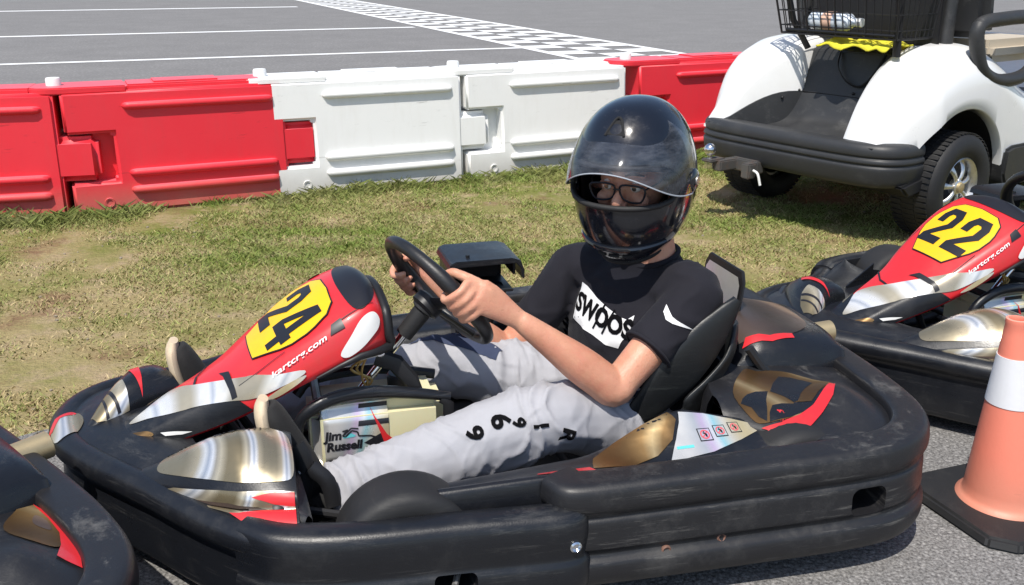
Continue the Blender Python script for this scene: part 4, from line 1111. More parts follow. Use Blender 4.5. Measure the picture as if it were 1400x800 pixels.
# ------------------------------------------------------------------ traffic cone
def make_cone():
    r = thing('traffic_cone', 'faded orange traffic cone with white reflective collar on a black rubber base', 'traffic cone', (1.088, 1.885, .006), R(20))
    b = MB(); h = .162; c_ = .045
    P = [(-h, -h+c_), (-h+c_, -h), (h-c_, -h), (h, -h+c_), (h, h-c_), (h-c_, h), (-h+c_, h), (-h, h-c_)]
    b.prism(P, lambda x, y: (x, y, .0), lambda x, y: (x*.95, y*.95, .024)); b.build('base', M['rubber'], r, bevel=.006)
    pr = [(.018, .120), (.026, .118), (.031, .108), (.040, .101)]
    for k in range(1, 21):
        z = .040 + (.455-.040)*k/20; pr.append((z, .101 + (.0265-.101)*k/20))
    pr += [(.460, .0275), (.468, .026), (.469, .020), (.462, .016), (.30, .04)]
    pr = [(a*.965, b_*.84) for a, b_ in pr]
    lean = lambda m_: setattr(m_, 'v', [(x-.125*max(0, z-.03), y, z) for x, y, z in m_.v])
    c = MB(); c.lathe((0, 0, 0), (0, 0, 1), pr, 56); lean(c); cb = c.build('cone_body', M['cone'], r, angle=60)
    rr = lambda z: (.101 + (.0265-.101)*(z/.965-.040)/.415)*.84 + .0015
    c = MB(); zs = [.262+.0135*k for k in range(9)]; c.lathe((0, 0, 0), (0, 0, 1), [(zs[0], rr(zs[0])-.002)] + [(z, rr(z)) for z in zs] + [(zs[-1], rr(zs[-1])-.002)], 56); lean(c); c.build('collar', M['collar'], r)
    c = MB(); 
    for a, z in ((R(215), .372), (R(250), .06), (R(280), .10)): c.ball((rr(z)*math.cos(a), rr(z)*math.sin(a), z), (.003, .002, .004), 5)
    return r
make_cone()

# ------------------------------------------------------------------ driver
def limb(mb, pts, r, side=None, smooth=4, n=16): return mb.tube(pts, r, n, side, smooth)
PR = thing('person', 'teenage driver in a black helmet, black t-shirt and grey sweatpants gripping the steering wheel', 'person', (-.0443, 2.0383, 0), A15)
# steering wheel frame (same numbers as the wheel of the kart)
WC = V((.125, .035, .478)); WR = .148
nShoulder, nElbow, nWrist = V((-.418, .160, .470)), V((-.205, .235, .300)), V((-.008, .200, .462))
fShoulder, fElbow, fWrist = V((-.250, -.140, .455)), V((-.072, -.168, .235)), V((.062, -.118, .372))
neck = V((-.365, .03, .53)); HC = V((-.315, .035, .703))
def hand(mb, ang, wrist, mir, thumb_up=1):
    """ang: place on the rim (0 = left side of the wheel); mir flips the order of the fingers"""
    o = (WL*math.cos(ang) + WU*math.sin(ang)); t = (-WL*math.sin(ang) + WU*math.cos(ang)); c = WC + o*WR
    if mir < 0: t = -t            # t points to the index-finger side (up the wheel)
    def on(phi, r, k): return c + (o*math.cos(phi) - WN*math.sin(phi))*r + t*k - o*(abs(k)**2*3.0)
    kn = on(R(-42), .040, 0)
    # palm: wrist -> knuckles
    limb(mb, [wrist - (kn-wrist).normalized()*.03, wrist, wrist.lerp(kn, .35), wrist.lerp(kn, .72) + (o-WN*-.2)*.0, kn], [(.021, .0175), (.021, .0165), (.027, .016), (.034, .0155), (.034, .012)], side=tuple(t), n=18)
    for i, (k, ln, rad) in enumerate(((.029, 1.0, .0088), (.0098, 1.08, .0090), (-.0096, 1.02, .0086), (-.028, .84, .0078))):
        ph = [-48, -8, 30, 68, 100, 135*ln if ln < 1 else 140, 165*ln]
        rs = [.040, .0345, .0300, .0282, .0272, .0265, .0262]
        pts = [on(R(p), q, k*(1.0 if j else .95)) for j, (p, q) in enumerate(zip(ph, rs))]
        limb(mb, [wrist.lerp(kn, .7)+t*k*.8] + pts, [rad*1.0, rad*1.08, rad*1.0, rad*1.06, rad*.95, rad*.96, rad*.88, rad*.62], n=12, smooth=3)
    # thumb leaves the side of the palm and lies along the inner face of the rim
    b0 = wrist.lerp(kn, .30) + t*.020; 
    limb(mb, [b0, wrist.lerp(kn, .60)+t*.040+WN*.006, on(R(-100), .030, .045), on(R(-135), .0275, .054), on(R(-165), .0262, .056)], [.0135, .0125, .0108, .0100, .0065], n=12, smooth=4)
b = MB()
limb(b, [(-.37, .02, .44), tuple(neck-V((0, 0, .03))), tuple(neck+V((.01, .0, .04))), tuple(HC+V((-.01, 0, -.06)))], [(.075, .055), .058, .054, .052], side=(0, 1, 0))
limb(b, [(-.37, .02, .12), (-.36, .02, .22), (-.365, .02, .34), (-.37, .02, .44)], [(.125, .08), (.115, .075), (.12, .078), (.11, .065)], side=(-.4, 1, 0))
for sh, el, wr in ((nShoulder, nElbow, nWrist), (fShoulder, fElbow, fWrist)):
    d1 = (el-sh); d2 = (wr-el)
    bend = (d1.normalized()-d2.normalized()).normalized()
    limb(b, [V((-.36, .02, .44)).lerp(sh, .6), sh, sh+d1*.3, sh+d1*.62, sh+d1*.88, el, el+d2*.16, el+d2*.38, el+d2*.65, el+d2*.9, wr],
         [.045, .050, .047, .041, .0375, .0385, .0405, .0395, .0315, .0245, (.0225, .0185)], n=18)
hand(b, R(2), nWrist, 1); hand(b, R(170), fWrist, -1)
# head inside the helmet
FY, FP = R(47), R(-9)
HM = Matrix.Rotation(FY, 3, 'Z') @ Matrix.Rotation(-FP, 3, 'Y')      # x forward of the face, y its left, z up
def H(x, y, z): return HC + HM @ V((x, y, z))
b.ball(H(-.005, 0, .01), (.092, .073, .105), 16, HM)
b.ball(H(.03, 0, -.055), (.058, .052, .055), 12, HM)                         # jaw
limb(b, [H(.078, 0, .022), H(.094, 0, .000), H(.107, 0, -.018), H(.098, 0, -.030)], [.008, .0095, .0125, .008], n=12)   # nose
for sy in (1, -1):
    b.ball(H(.096, sy*.012, -.024), (.010, .008, .007), 6, HM)               # nostril wings
    b.ball(H(.072, sy*.040, -.022), (.018, .020, .020), 8, HM)               # cheek
    limb(b, [H(.084, sy*.010, .038), H(.083, sy*.030, .042), H(.068, sy*.052, .034)], .007, n=8)   # brow
body = remesh(b, 'body', M['skin'], PR, .0042, 3)
for sy in (1, -1):
    e = MB(); e.ball(H(.0755, sy*.0315, .012), .0122, 12, HM); eo = e.build('eye', M['eye'], PR)
    e = MB(); e.ball(H(.0862, sy*.0315, .0105), (.002, .0052, .0052), 8, HM); e.build('iris', M['iris'], eo)
    e = MB(); limb(e, [H(.081, sy*.019, .018), H(.0885, sy*.0315, .0185), H(.078, sy*.046, .017)], [.003, .0045, .003], n=8); e.build('eyelid', M['skin'], eo)
    e = MB(); limb(e, [H(.091, sy*.014, .040), H(.0905, sy*.032, .045), H(.078, sy*.052, .038)], [.002, .0034, .0015], n=8); e.build('eyebrow', M['iris'], PR)
m_ = MB(); limb(m_, [H(.083, .022, -.052), H(.091, 0, -.050), H(.083, -.022, -.052)], [.002, .005, .002], n=8); m_.build('lips', M['lip'], PR)
# glasses
g = MB()
for sy in (1, -1):
    ring = [H(.102 - abs(a_)*.0, sy*(.033+a_), .006+c_) for a_, c_ in curved([(-.026, .014), (0, .018), (.026, .014), (.028, 0), (.018, -.018), (-.008, -.019), (-.024, -.008)], 4)]
    g.tube(ring + [ring[0], ring[1]], .0022, 8)
    g.tube([H(.101, sy*.060, .016), H(.06, sy*.074, .018), H(.0, sy*.076, .018)], .002, 6)
g.tube([H(.102, -.008, .012), H(.106, 0, .014), H(.102, .008, .012)], .002, 6, smooth=3)
go = g.build('glasses', M['ink'], PR)
for sy in (1, -1):
    l = MB(); P = [H(.1018, sy*(.033+a_), .006+c_) for a_, c_ in curved([(-.026, .014), (0, .018), (.026, .014), (.028, 0), (.018, -.018), (-.008, -.019), (-.024, -.008)], 4)]
    l.v = [tuple(p) for p in P]; l.f = [tuple(range(len(P)))]; l.build('lens', M['lens'], go, smooth=False)

# helmet: shell with an eye port, chin bar, raised visor
def hel(az, el, g_=1.0):
    """shell surface, az from the face direction, el from the equator"""
    ca, sa, ce, se = math.cos(az), math.sin(az), math.cos(el), math.sin(el)
    fx = .150 if ca > 0 else .162
    rx, ry, rzz = fx, .129, (.178 if se > 0 else .172)
    def pw(v, e): return math.copysign(abs(v)**e, v)
    x = rx*pw(ca, .93)*pw(ce, .82); y = ry*pw(sa, .93)*pw(ce, .82); z = rzz*pw(se, .95)
    if se < 0:
        k = -se
        x += .020*max(0, ca)*k*1.9 ; 
        w_ = 1-.10*k**2; y *= w_; x *= (1-.06*k) 
        if ca < 0: x *= 1-.10*k
    return (x*g_, y*g_, z*g_)
NA, NE = 120, 64; EL0, EL1 = R(-62), R(89)
rows = []
def port(az, el):
    a = abs(az)/R(66); 
    c_ = R(4) ; up_ = R(23)*(1-.15*a*a); dn = R(-3)-R(1)*a*a
    if a >= 1: return -1
    s_ = (1-a**6)**.35
    top = c_+(up_-c_)*s_; bot = c_+(dn-c_)*s_
    return min(top-el, el-bot)
sh = MB(); idx = {}
for i in range(NE+1):
    el = EL0+(EL1-EL0)*i/NE
    for j in range(NA):
        az = -math.pi+2*math.pi*j/NA
        # snap the eye-port border onto its curve
        sh.v.append(tuple(H(*hel(az, el))))
for i in range(NE):
    for j in range(NA):
        az = -math.pi+2*math.pi*(j+.5)/NA; el = EL0+(EL1-EL0)*(i+.5)/NE
        if port(az, el) > 0: continue
        k = (j+1) % NA
        sh.f.append((i*NA+j, i*NA+k, (i+1)*NA+k, (i+1)*NA+j))
sh.f.append(tuple(NE*NA+j for j in range(NA)))
ho = sh.build('helmet', M['helmet'], None, angle=80)
so = ho.modifiers.new('so', 'SOLIDIFY'); so.thickness = .012; so.offset = -1; bake(ho); ho.parent = PR
# rubber seal round the eye port and round the bottom
pb = []
for q in range(120):
    th = 2*math.pi*q/120; 
    # walk outwards from the centre of the port until the border
    lo_, hi_ = 0., R(75)
    for _ in range(24):
        m2 = (lo_+hi_)/2
        if port(math.cos(th)*m2, R(4)+math.sin(th)*m2) > 0: lo_ = m2
        else: hi_ = m2
    pb.append((math.cos(th)*lo_, R(4)+math.sin(th)*lo_))
t = MB(); P = [H(*hel(a_, e_, 1.002)) for a_, e_ in pb]; t.tube(P + P[:2], .0062, 10); t.build('eye_port_trim', M['rubber'], ho)
t = MB(); P = [H(*hel(-math.pi+2*math.pi*j/72, EL0, .985)) for j in range(74)]; t.tube(P, .008, 8); t.build('bottom_trim', M['liner'], ho)
# padded lining
l = MB(); rows = []
for i in range(21):
    el = R(-60)+R(140)*i/20; 
    rows.append([H(*hel(R(62)+R(236)*j/40, el, .87)) for j in range(41)])
l.grid(rows); lo2 = l.build('lining', M['liner'], ho)
for el_, w2 in ((R(31), .86), (R(-17), .92)):
    l = MB(); rows = []
    for i in range(5):
        el = el_ + (R(7)*i/4 if el_ > 0 else -R(9)*i/4)
        rows.append([H(*hel(R(-75)+R(150)*j/30, el, w2+.02*i/4)) for j in range(31)])
    l.grid(rows); l.build('lining', M['liner'], ho)
# chin bar ridge, vents
t = MB(); t.tube([H(*hel(R(a_), R(-35-2*math.cos(R(a_))), 1.012)) for a_ in range(-62, 63, 4)], [(.003+.004*math.cos(R(a_)), .006) for a_ in range(-62, 63, 4)], 8, side=None); t.build('chin_ridge', M['helmet'], ho)
for k in (-1, 0, 1):
    t = MB(); t.tube([H(*hel(R(17*k-6), R(-47), 1.004)), H(*hel(R(17*k+6), R(-47), 1.004))], (.0035, .0035) if False else .0035, 8); t.build('chin_vent', M['liner'], ho)
t = MB(); P = [(R(-9), R(47)), (R(9), R(47)), (R(4), R(60)), (R(-4), R(60))]
t.v = [tuple(H(*hel(a_, e_, 1.006))) for a_, e_ in P]; t.f = [(0, 1, 2, 3)]
t.tube([H(*hel(R(-11), R(46), 1.004)), H(*hel(R(-4), R(61), 1.006)), H(*hel(R(4), R(61), 1.006)), H(*hel(R(11), R(46), 1.004))], .003, 8, smooth=3); t.build('top_vent', M['liner'], ho)
# visor flipped half-way up: a band hinged at both sides
VT = R(49)
def vis(az, el, g_):
    p = V(hel(az, el, g_)); piv = V((.0, 0, .012)); 
    p = piv + Matrix.Rotation(-VT, 3, 'Y') @ (p-piv)
    return H(*p)
vm = MB(); rows = []
for i in range(15):
    f_ = i/14; row = []
    for j in range(61):
        az = R(-92)+R(184)*j/60; a = abs(az)/R(92)
        top = R(22)*(1-a**5)+R(3); bot = R(-25)+R(20)*a**4
        row.append(vis(az, bot+(top-bot)*f_, 1.055+.0*a))
    rows.append(row)
vm.grid(rows); vo = vm.build('visor', M['visor'], ho)
t = MB()
t.tube(rows[0], .0016, 6); t.tube([r_[-1] for r_ in rows], .0016, 6); t.tube([r_[0] for r_ in rows], .0016, 6)
t.build('visor_edge', mat('visor_edge_plastic', (.35, .38, .42), .3), vo)
for sy in (1, -1):
    t = MB(); c_ = H(.004, sy*.131, .012); t.lathe(c_, HM @ V((0, sy, 0)), [(-.004, .026), (.005, .025), (.010, .018), (.011, .0)], 24); t.build('visor_hinge', M['helmet'], ho)
    t = MB(); t.lathe(H(.004, sy*.142, .012), HM @ V((0, sy, 0)), [(-.003, .010), (.002, .010), (.002, 0)], 16); t.build('bolt', M['alu'], ho)
# the maker's swoop mark on the visor brow
vb = bvh_of(vo)
c_ = vis(R(4), R(2), 1.06); ex = HM @ V((0, 1, 0)); ez_ = HM @ (Matrix.Rotation(-VT, 3, 'Y') @ V((0, 0, 1))); dd = -(HM @ (Matrix.Rotation(-VT, 3, 'Y') @ V((1, 0, 0))))
vf = (c_, ex, ez_, dd)
wm = mat('pale_print', (.62, .68, .68), .4)
for P in ([(-.034, -.006), (-.022, .004), (-.006, .011), (.010, .010), (.022, .003), (.030, -.004), (.018, -.001), (.004, .004), (-.010, .003), (-.020, -.003)],
          [(-.016, -.006), (-.006, -.002), (.006, -.002), (.014, -.005), (.006, -.0055), (-.004, -.005)]):
    decal('logo', [P], vf, vb, wm, vo, .001, .006)

# ---- clothes
def folds(p):
    # cloth folds: broad lumps, sharp creases across the legs, tight gathers at knee, hip and cuff
    base = wr(.007, 9, 9.7, (.9, 1.2, 1.3))(p)
    k = 1.0 + 1.2*math.exp(-((p.x+.05)/.07)**2) + 1.4*math.exp(-((p.x-.34)/.05)**2) + 1.0*math.exp(-((p.x+.30)/.07)**2)
    q = V((p.x*15 + p.y*5 + 2.0*noise.noise(p*7), p.y*4, p.z*6 - p.x*4))
    cr = (1-min(1, abs(noise.noise(q))*3.2))**2
    q2 = V((p.x*26 - p.y*9 + 1.5*noise.noise(p*11), p.y*6, p.z*9+7))
    cr2 = (1-min(1, abs(noise.noise(q2))*3.5))**2
    return base + k*(.0048*cr + .0018*cr2) - .002
def wr(amp, sc, seed, dirs=(1, 1, 1)):
    def f(p):
        q = V((p.x*dirs[0], p.y*dirs[1], p.z*dirs[2]))*sc + V((seed, 0, 0))
        n_ = noise.noise(q)*.6 + noise.noise(q*2.1)*.35
        rg_ = (1-abs(noise.noise(q*.8+V((3, 3, 3))))*2.6)
        return amp*(n_ + .6*max(0, rg_)**2)
    return f
b = MB()
limb(b, [(-.345, .0, .10), (-.345, -.0, .18), (-.342, -.004, .27), (-.348, -.0, .36), (-.358, .008, .43), (-.366, .02, .485), (-.366, .030, .53)],
     [(.175, .118), (.178, .122), (.178, .120), (.182, .116), (.170, .098), (.115, .078), (.066, .060)], side=(-.48, 1, 0), n=28)
for sh_, el, k in ((nShoulder, nElbow, .60), (fShoulder, fElbow, .60)):
    d = el-sh_
    limb(b, [V((-.365, .022, .44)).lerp(sh_, .45), sh_.lerp(V((-.365, .022, .46)), .25), sh_+d*.02, sh_+d*.28, sh_+d*k], [.060, .062, .059, .055, .0555], n=20)
def neckcut(p): return 0
ts = remesh(b, 't_shirt', M['tshirt'], None, .0065, 4, lambda p: wr(.006, 10, 3.1, (1, 1, .8))(p) + .0045*(1-min(1, abs(noise.noise(V((p.x*9+p.z*9, p.y*14, p.z*11-p.x*5))))*3.2))**2)
ts.parent = PR
tb = bvh_of(ts)
# sleeves are open rings: a hem at each end
for sh_, el in ((nShoulder, nElbow), (fShoulder, fElbow)):
    d = (el-sh_); dn = d.normalized(); c_ = sh_+d*.60; a = dn.orthogonal().normalized(); b2 = dn.cross(a)
    hm = MB(); hm.tube([c_ + (a*math.cos(q)+b2*math.sin(q))*.0565 for q in [2*math.pi*j/32 for j in range(34)]], (.0035), 8); hm.build('sleeve_hem', M['tshirt'], ts)
cl_ = MB(); c0_ = V((-.366, .030, .535)); cl_.tube([c0_ + V((.058*math.cos(q), .061*math.sin(q), -.016*math.cos(q)-.012)) for q in [2*math.pi*j/36 for j in range(38)]], (.006), 8); cl_.build('collar', M['tshirt'], ts)
# printed block and lettering on the chest
dirc = V((-.85, -.50, .08)).normalized()                          # into the chest
cen = V((-.245, .030, .388)); ex = V((-.50, .85, -.12)).normalized(); ex = (ex - dirc*ex.dot(dirc)).normalized(); ey = dirc.cross(ex).normalized(); ey = ey if ey.z > 0 else -ey
cf = (cen, ex, ey, dirc)
decal('print', [[(x_*1.09, y_*.84) for x_, y_ in [(-.078, .052), (-.060, .050), (-.025, .040), (.010, .034), (.045, .027), (.070, .024), (.082, .040), (.086, .020), (.083, -.012), (.074, -.030), (.068, -.055), (.040, -.057), (.0, -.052), (-.040, -.050), (-.080, -.048), (-.082, .0)]]], cf, tb, M['whiteprint'], ts, .0016, .008)
text_decal('lettering', 'SWOOS', .056, (cen+ey*.0+ex*.006, ex, ey, dirc), tb, M['print'], ts, bold=.0024, off=.003, cell=.008, sx=.90)
decal('lettering', [[(-.008, -.030), (-.003, -.030), (.013, .032), (.008, .032)], [(.022, -.030), (.027, -.030), (.043, .030), (.038, .030)]], cf, tb, M['print'], ts, .0034, .008)
# swoosh on the sleeve
dirc2 = V((-.10, -.92, -.10)).normalized(); cs_ = V((-.345, .25, .440))
ex2 = V((-.80, .2, -.35)).normalized(); ex2 = (ex2-dirc2*ex2.dot(dirc2)).normalized(); ey2 = ex2.cross(dirc2).normalized(); ey2 = ey2 if ey2.z > 0 else -ey2
decal('logo', [[(-.030, .020), (-.034, .004), (-.028, -.008), (-.014, -.010), (.012, -.008), (.036, -.006), (.012, -.0025), (-.008, .000), (-.018, .003), (-.024, .010)]], (cs_, ex2, ey2, dirc2), tb, M['whiteprint'], ts, .0022, .006)
# sweatpants
b = MB()
nHip, nKnee, nAnk = V((-.335, .115, .135)), V((-.050, .228, .248)), V((.385, .215, .132))
fHip, fKnee, fAnk = V((-.325, -.065, .140)), V((.085, -.130, .235)), V((.560, -.175, .130))
limb(b, [(-.40, .02, .13), (-.30, .02, .145)], [(.17, .085), (.15, .08)], side=(0, 1, 0), n=20, smooth=0)
b.ball((-.345, .02, .13), (.11, .175, .095), 14)
limb(b, [nHip, nHip.lerp(nKnee, .35)+V((0, 0, .012)), nHip.lerp(nKnee, .72)+V((0, 0, .008)), nKnee, nKnee.lerp(nAnk, .14), nKnee.lerp(nAnk, .38), nKnee.lerp(nAnk, .65), nKnee.lerp(nAnk, .86), nAnk],
     [.092, .086, .078, .075, .076, .074, .067, .062, .060], n=22)
limb(b, [fHip, fHip.lerp(fKnee, .35)+V((0, 0, .010)), fHip.lerp(fKnee, .72)+V((0, 0, .006)), fKnee, fKnee.lerp(fAnk, .14), fKnee.lerp(fAnk, .38), fKnee.lerp(fAnk, .65), fKnee.lerp(fAnk, .86), fAnk],
     [.092, .086, .078, .074, .073, .071, .065, .060, .058], n=22)
pn = remesh(b, 'sweatpants', M['pants'], None, .005, 5, folds)
pn.parent = PR
pb_ = bvh_of(pn)
for a_, k_ in ((nAnk, nKnee), (fAnk, fKnee)):
    dn = (a_-k_).normalized(); a = dn.orthogonal().normalized(); b2 = dn.cross(a)
    hm = MB(); hm.tube([a_ - dn*.006 + (a*math.cos(q)+b2*math.sin(q))*.0585 for q in [2*math.pi*j/32 for j in range(34)]], .005, 8); hm.build('cuff_hem', M['pants'], pn)
# characters running down the outer side of the near leg, each standing across it
ax_ = (nKnee-nAnk).normalized()                       # towards the knee = up of the characters
def leg_char(ch, c_, up_, size, m=M['print']):
    d_ = V((-.05, -1, -.22)).normalized(); u_ = (up_-d_*up_.dot(d_)).normalized(); r_ = u_.cross(d_).normalized()*-1
    r_ = d_.cross(u_)
    text_decal('lettering', ch, size, (V(c_), r_, u_, d_), pb_, m, pn, bold=.0018, off=.0025, cell=.008)
leg_char('9', (.106, .26, .255), ax_, .046); leg_char('6', (.053, .26, .275), ax_, .053)
leg_char('9', (.016, .26, .270), ax_, .034); leg_char('1', (-.026, .26, .262), V((-.95, 0, .0)), .042); leg_char('R', (-.082, .26, .235), V((-.8, 0, -.35)), .042)
# navy patches paint in shade below the wheel and, at the near hip, the elbow
decal('shade_patch', [[(.17, -.150), (.125, -.165), (.05, -.145), (-.01, -.115), (-.04, -.07), (-.02, -.05), (.03, -.07), (.09, -.10)]], ((0, 0, .6), (1, 0, 0), (0, 1, 0), (0, 0, -1)), pb_, M['navy'], pn, .002, .01)
decal('shade_patch', [[(-.31, .17), (-.20, .16), (-.17, .175), (-.25, .19), (-.31, .20)]], ((0, 0, .6), (1, 0, 0), (0, 1, 0), (0, 0, -1)), pb_, M['navy'], pn, .002, .01)
# shoes, heels on the tray and toes up against the pedals
for (an, px, y) in ((nAnk, .505, .168), (fAnk, .695, -.205)):
    heel = V((px-.045, y+(.02 if y > 0 else -.0), .070)); toe = V((px+.006, y, .322))
    ln = toe-heel; fwd = V((1, 0, .0)); 
    s_ = MB()
    s_.tube([an+(an-(nKnee if y > 0 else fKnee)).normalized()*-.03, an+V((.02, 0, -.01)), heel.lerp(toe, .18)-fwd*.035], [.044, .046, .044], 16, smooth=3)
    s_.tube([heel-fwd*.022+V((0, 0, -.005)), heel.lerp(toe, .2)-fwd*.035, heel.lerp(toe, .45)-fwd*.032, heel.lerp(toe, .7)-fwd*.024, heel.lerp(toe, .9)-fwd*.016, toe-fwd*.012],
            [(.030, .030), (.038, .048), (.040, .042), (.043, .032), (.040, .024), (.026, .016)], 18, side=(0, 1, 0), smooth=4)
    so_ = remesh(s_, 'shoe', M['shoe'], PR, .004, 3)
    s_ = MB(); nq = ln.cross(V((0, 1, 0))).normalized(); nq = nq if nq.x > 0 else -nq
    s_.tube([heel-ln*.04+nq*.004, heel+nq*.006, heel.lerp(toe, .25)+nq*.004, heel.lerp(toe, .5)+nq*.006, heel.lerp(toe, .75)+nq*.008, heel.lerp(toe, .95)+nq*.004, toe+ln*.05-nq*.006],
            [(.024, .012), (.036, .016), (.036, .015), (.042, .015), (.046, .016), (.040, .016), (.022, .010)], 18, side=(0, 1, 0), smooth=5)
    s_.build('sole', M['sole'], so_)

# ------------------------------------------------------------------ golf cart (x forward, y left)
def make_golf_cart():
    r = thing('golf_cart', 'white golf cart seen from behind with a black bumper, tow ball and wire basket', 'golf cart', (1.655, 4.632, 0), R(35))
    WX = -.085
    def lerpT(t, T):
        if t <= T[0][0]: return T[0][1]
        for (a, x), (b_, y) in zip(T, T[1:]):
            if a <= t <= b_: return x+(y-x)*(t-a)/(b_-a)
        return T[-1][1]
    ZT = [(-.53, .425), (-.50, .50), (-.45, .60), (-.38, .69), (-.30, .755), (-.20, .80), (-.10, .82), (.02, .825), (.12, .805), (.25, .745), (.38, .675), (.55, .60), (.80, .53), (1.3, .48), (1.7, .5)]
    ZT = [(p.x, p.y) for p in catmull([(a, b_, 0) for a, b_ in ZT], 4)]
    for s in (1, -1):
        rows = []
        us = [-.53+.012*k for k in range(70)] + [.33+.06*k for k in range(22)]
        for u in us:
            zt = lerpT(u, ZT)
            if s > 0: vi = .185 + (.20*max(0, (-.22-u)/.31)**1.0 if u < -.22 else 0)
            else: vi = .285 + .03*max(0, (u+.3))*0 + (.035 if u > -.15 else 0)
            vi = min(vi, .45)
            rad = .33; d = u-WX
            zb = .235+math.sqrt(max(0, rad*rad-d*d)) if abs(d) < rad else (.33 if u < WX else .24)
            if u < WX-rad+.001: zb = max(.36, min(zt-.03, .40))
            if abs(d) < rad: zb = max(zb, .40 if u < WX else .24)
            zb = min(zb, zt-.02)
            wo_ = .575 + .012*math.cos(max(-1.5, min(1.5, d*3)))
            if u < -.28: wo_ -= .085*min(1, (-.28-u)/.20)**1.5 + (.02 if s < 0 else -.0)*min(1, (-.28-u)/.15)
            h = zt-zb; rr_ = min(.16, h*.75)
            sec = [(vi, min(.40, zt-.01)), (vi, zt-.05), (vi+.012, zt-.014), (vi+.045, zt)]
            for q in (0, 20, 40, 60, 80, 90):
                a = R(q); sec.append((wo_-rr_+.0+rr_*math.sin(a), zt-.006-rr_*(1-math.cos(a))))
            sec += [(wo_+.006, zb+(zt-rr_-zb)*.5), (wo_+.004, zb+.02*min(1, h)), (wo_-.002, zb), (wo_-.03, zb+.004), (wo_-.10, zb+.015)]
            rows.append([V((u, s*a_, b_)) for a_, b_ in sec])
        rows.insert(0, [V((-.528, p.y, .41)) for p in rows[0]])
        mb = MB(); mb.grid(rows); mb.build('rear_fender', M['gcwhite'], r, angle=50)
        # wheel arch lining
        mb = MB(); rows = []
        for k in range(25):
            a = math.pi*k/24; rows.append([V((WX+.322*math.cos(a), s*y, .235+.322*math.sin(a))) for y in (.55, .36, .30)])
        mb.grid(rows); mb.build('arch_liner', M['dark'], r)
        mb = MB(); mb.prism([(.245, .36), (.30, .375), (1.35, .375), (1.38, .30), (1.35, .19), (.27, .19), (.238, .25)], lambda a_, b_, s=s: (a_, s*.40, b_), lambda a_, b_, s=s: (a_, s*.605, b_)); mb.build('running_board', M['cartblack'], r, bevel=.012)
    # dark underbody
    mb = MB(); mb.box((.55, 0, .30), (1.9, .60, .14)); mb.tube([(WX, -.5, .235), (WX, .5, .235)], .03, 12); mb.box((1.5, 0, .40), (.8, .9, .2)); mb.build('underbody', M['dark'], r, bevel=.01)
    # front body and floor, mostly outside the photo
    mb = MB(); mb.prism([(1.35, .36), (1.45, .62), (1.65, .78), (1.95, .66), (2.12, .45), (2.1, .30), (1.35, .30)], lambda a_, b_: (a_, -.52, b_), lambda a_, b_: (a_, .52, b_)); mb.build('front_cowl', M['gcwhite'], r, bevel=.06, seg=4)
    # bag well
    prof = catmull([(-.545, .428, 0), (-.50, .432, 0), (-.44, .418, 0), (-.34, .420, 0), (-.275, .45, 0), (-.235, .52, 0), (-.215, .568, 0)], 5)
    rows = []
    for p in prof: rows.append([V((p.x, -.46+.92*k/30, p.y + .022*math.exp(-((p.x+.33)/.09)**2)*max(0, 1-((-.46+.92*k/30+.02)/.17)**4))) for k in range(31)])
    mb = MB(); mb.grid(rows); mb.build('bag_well', M['cartblack'], r, angle=60)
    mb = MB(); mb.prism([(-.213, .566), (-.160, .765), (-.12, .79), (.30, .80), (.30, .76), (-.10, .74), (-.19, .56)], lambda a_, b_: (a_, -.33, b_), lambda a_, b_: (a_, .183, b_)); mb.build('back_panel', M['cartblack'], r, bevel=.004)
    mb = MB(); mb.box((-.206, -.07, .572), (.012, .52, .008), Matrix.Rotation(R(-10), 3, 'Y')); mb.build('panel_seam', M['dark'], r)
    mb = MB()
    rows = []
    for k in range(11):
        u = -.52+.31*k/10; z0 = .41; zt = .44+.135*math.sin(min(1, (u+.52)/.27)*math.pi/2); vi = .185+.20*max(0, (-.22-u)/.31)-.006
        rows.append([V((u, vi, z0)), V((u, vi-.002, (z0+zt)/2)), V((u, vi, zt)), V((u, vi+.02, zt+.002))])
    mb.grid(rows); mb.build('well_liner', M['cartblack'], r)
    for c_ in ((-.30, .225, .545), (-.225, .19, .578), (-.213, -.10, .590)):
        mb = MB(); mb.ball(c_, .007, 6); mb.build('screw', M['dark'], r)
    # bumper
    half = [(-.31, .545), (-.38, .550), (-.45, .540), (-.510, .50), (-.545, .43), (-.562, .33), (-.570, .18), (-.572, 0)]
    pth = mirror_path(plan(half, 6))
    sec = sm2([(-.03, .262), (-.012, .266), (.0, .285), (.008, .32), (.010, .345), (.004, .352), (.004, .358), (.010, .364), (.008, .378), (.002, .383), (.002, .389), (.007, .395), (.006, .42), (-.006, .438), (-.03, .445), (-.075, .444), (-.085, .43), (-.085, .28)], 3)
    rows = sweep_plan(pth, sec)
    if abs(sum(p.x for p in rows[len(rows)//2])/len(rows[0])) > .575: rows = sweep_plan(pth[::-1], sec)
    mb = MB(); mb.grid(rows, True, True); bp = mb.build('rear_bumper', M['cartblack'], r, angle=60)
    # under the bumper and tow hitch
    mb = MB(); mb.prism([(-.46, .27), (-.30, .30), (-.24, .24), (-.40, .22)], lambda a_, b_: (a_, -.56, b_), lambda a_, b_: (a_, .5, b_)); mb.build('bumper_bracket', M['dark'], r, bevel=.01)
    mb = MB(); mb.box((-.60, .24, .262), (.20, .055, .05)); mb.box((-.57, .17, .262), (.05, .16, .06)); mb.box((-.69, .27, .285), (.10, .07, .014)); mb.box((-.64, .10, .255), (.05, .05, .07)); h_ = mb.build('tow_hitch', M['hitch'], r, bevel=.006)
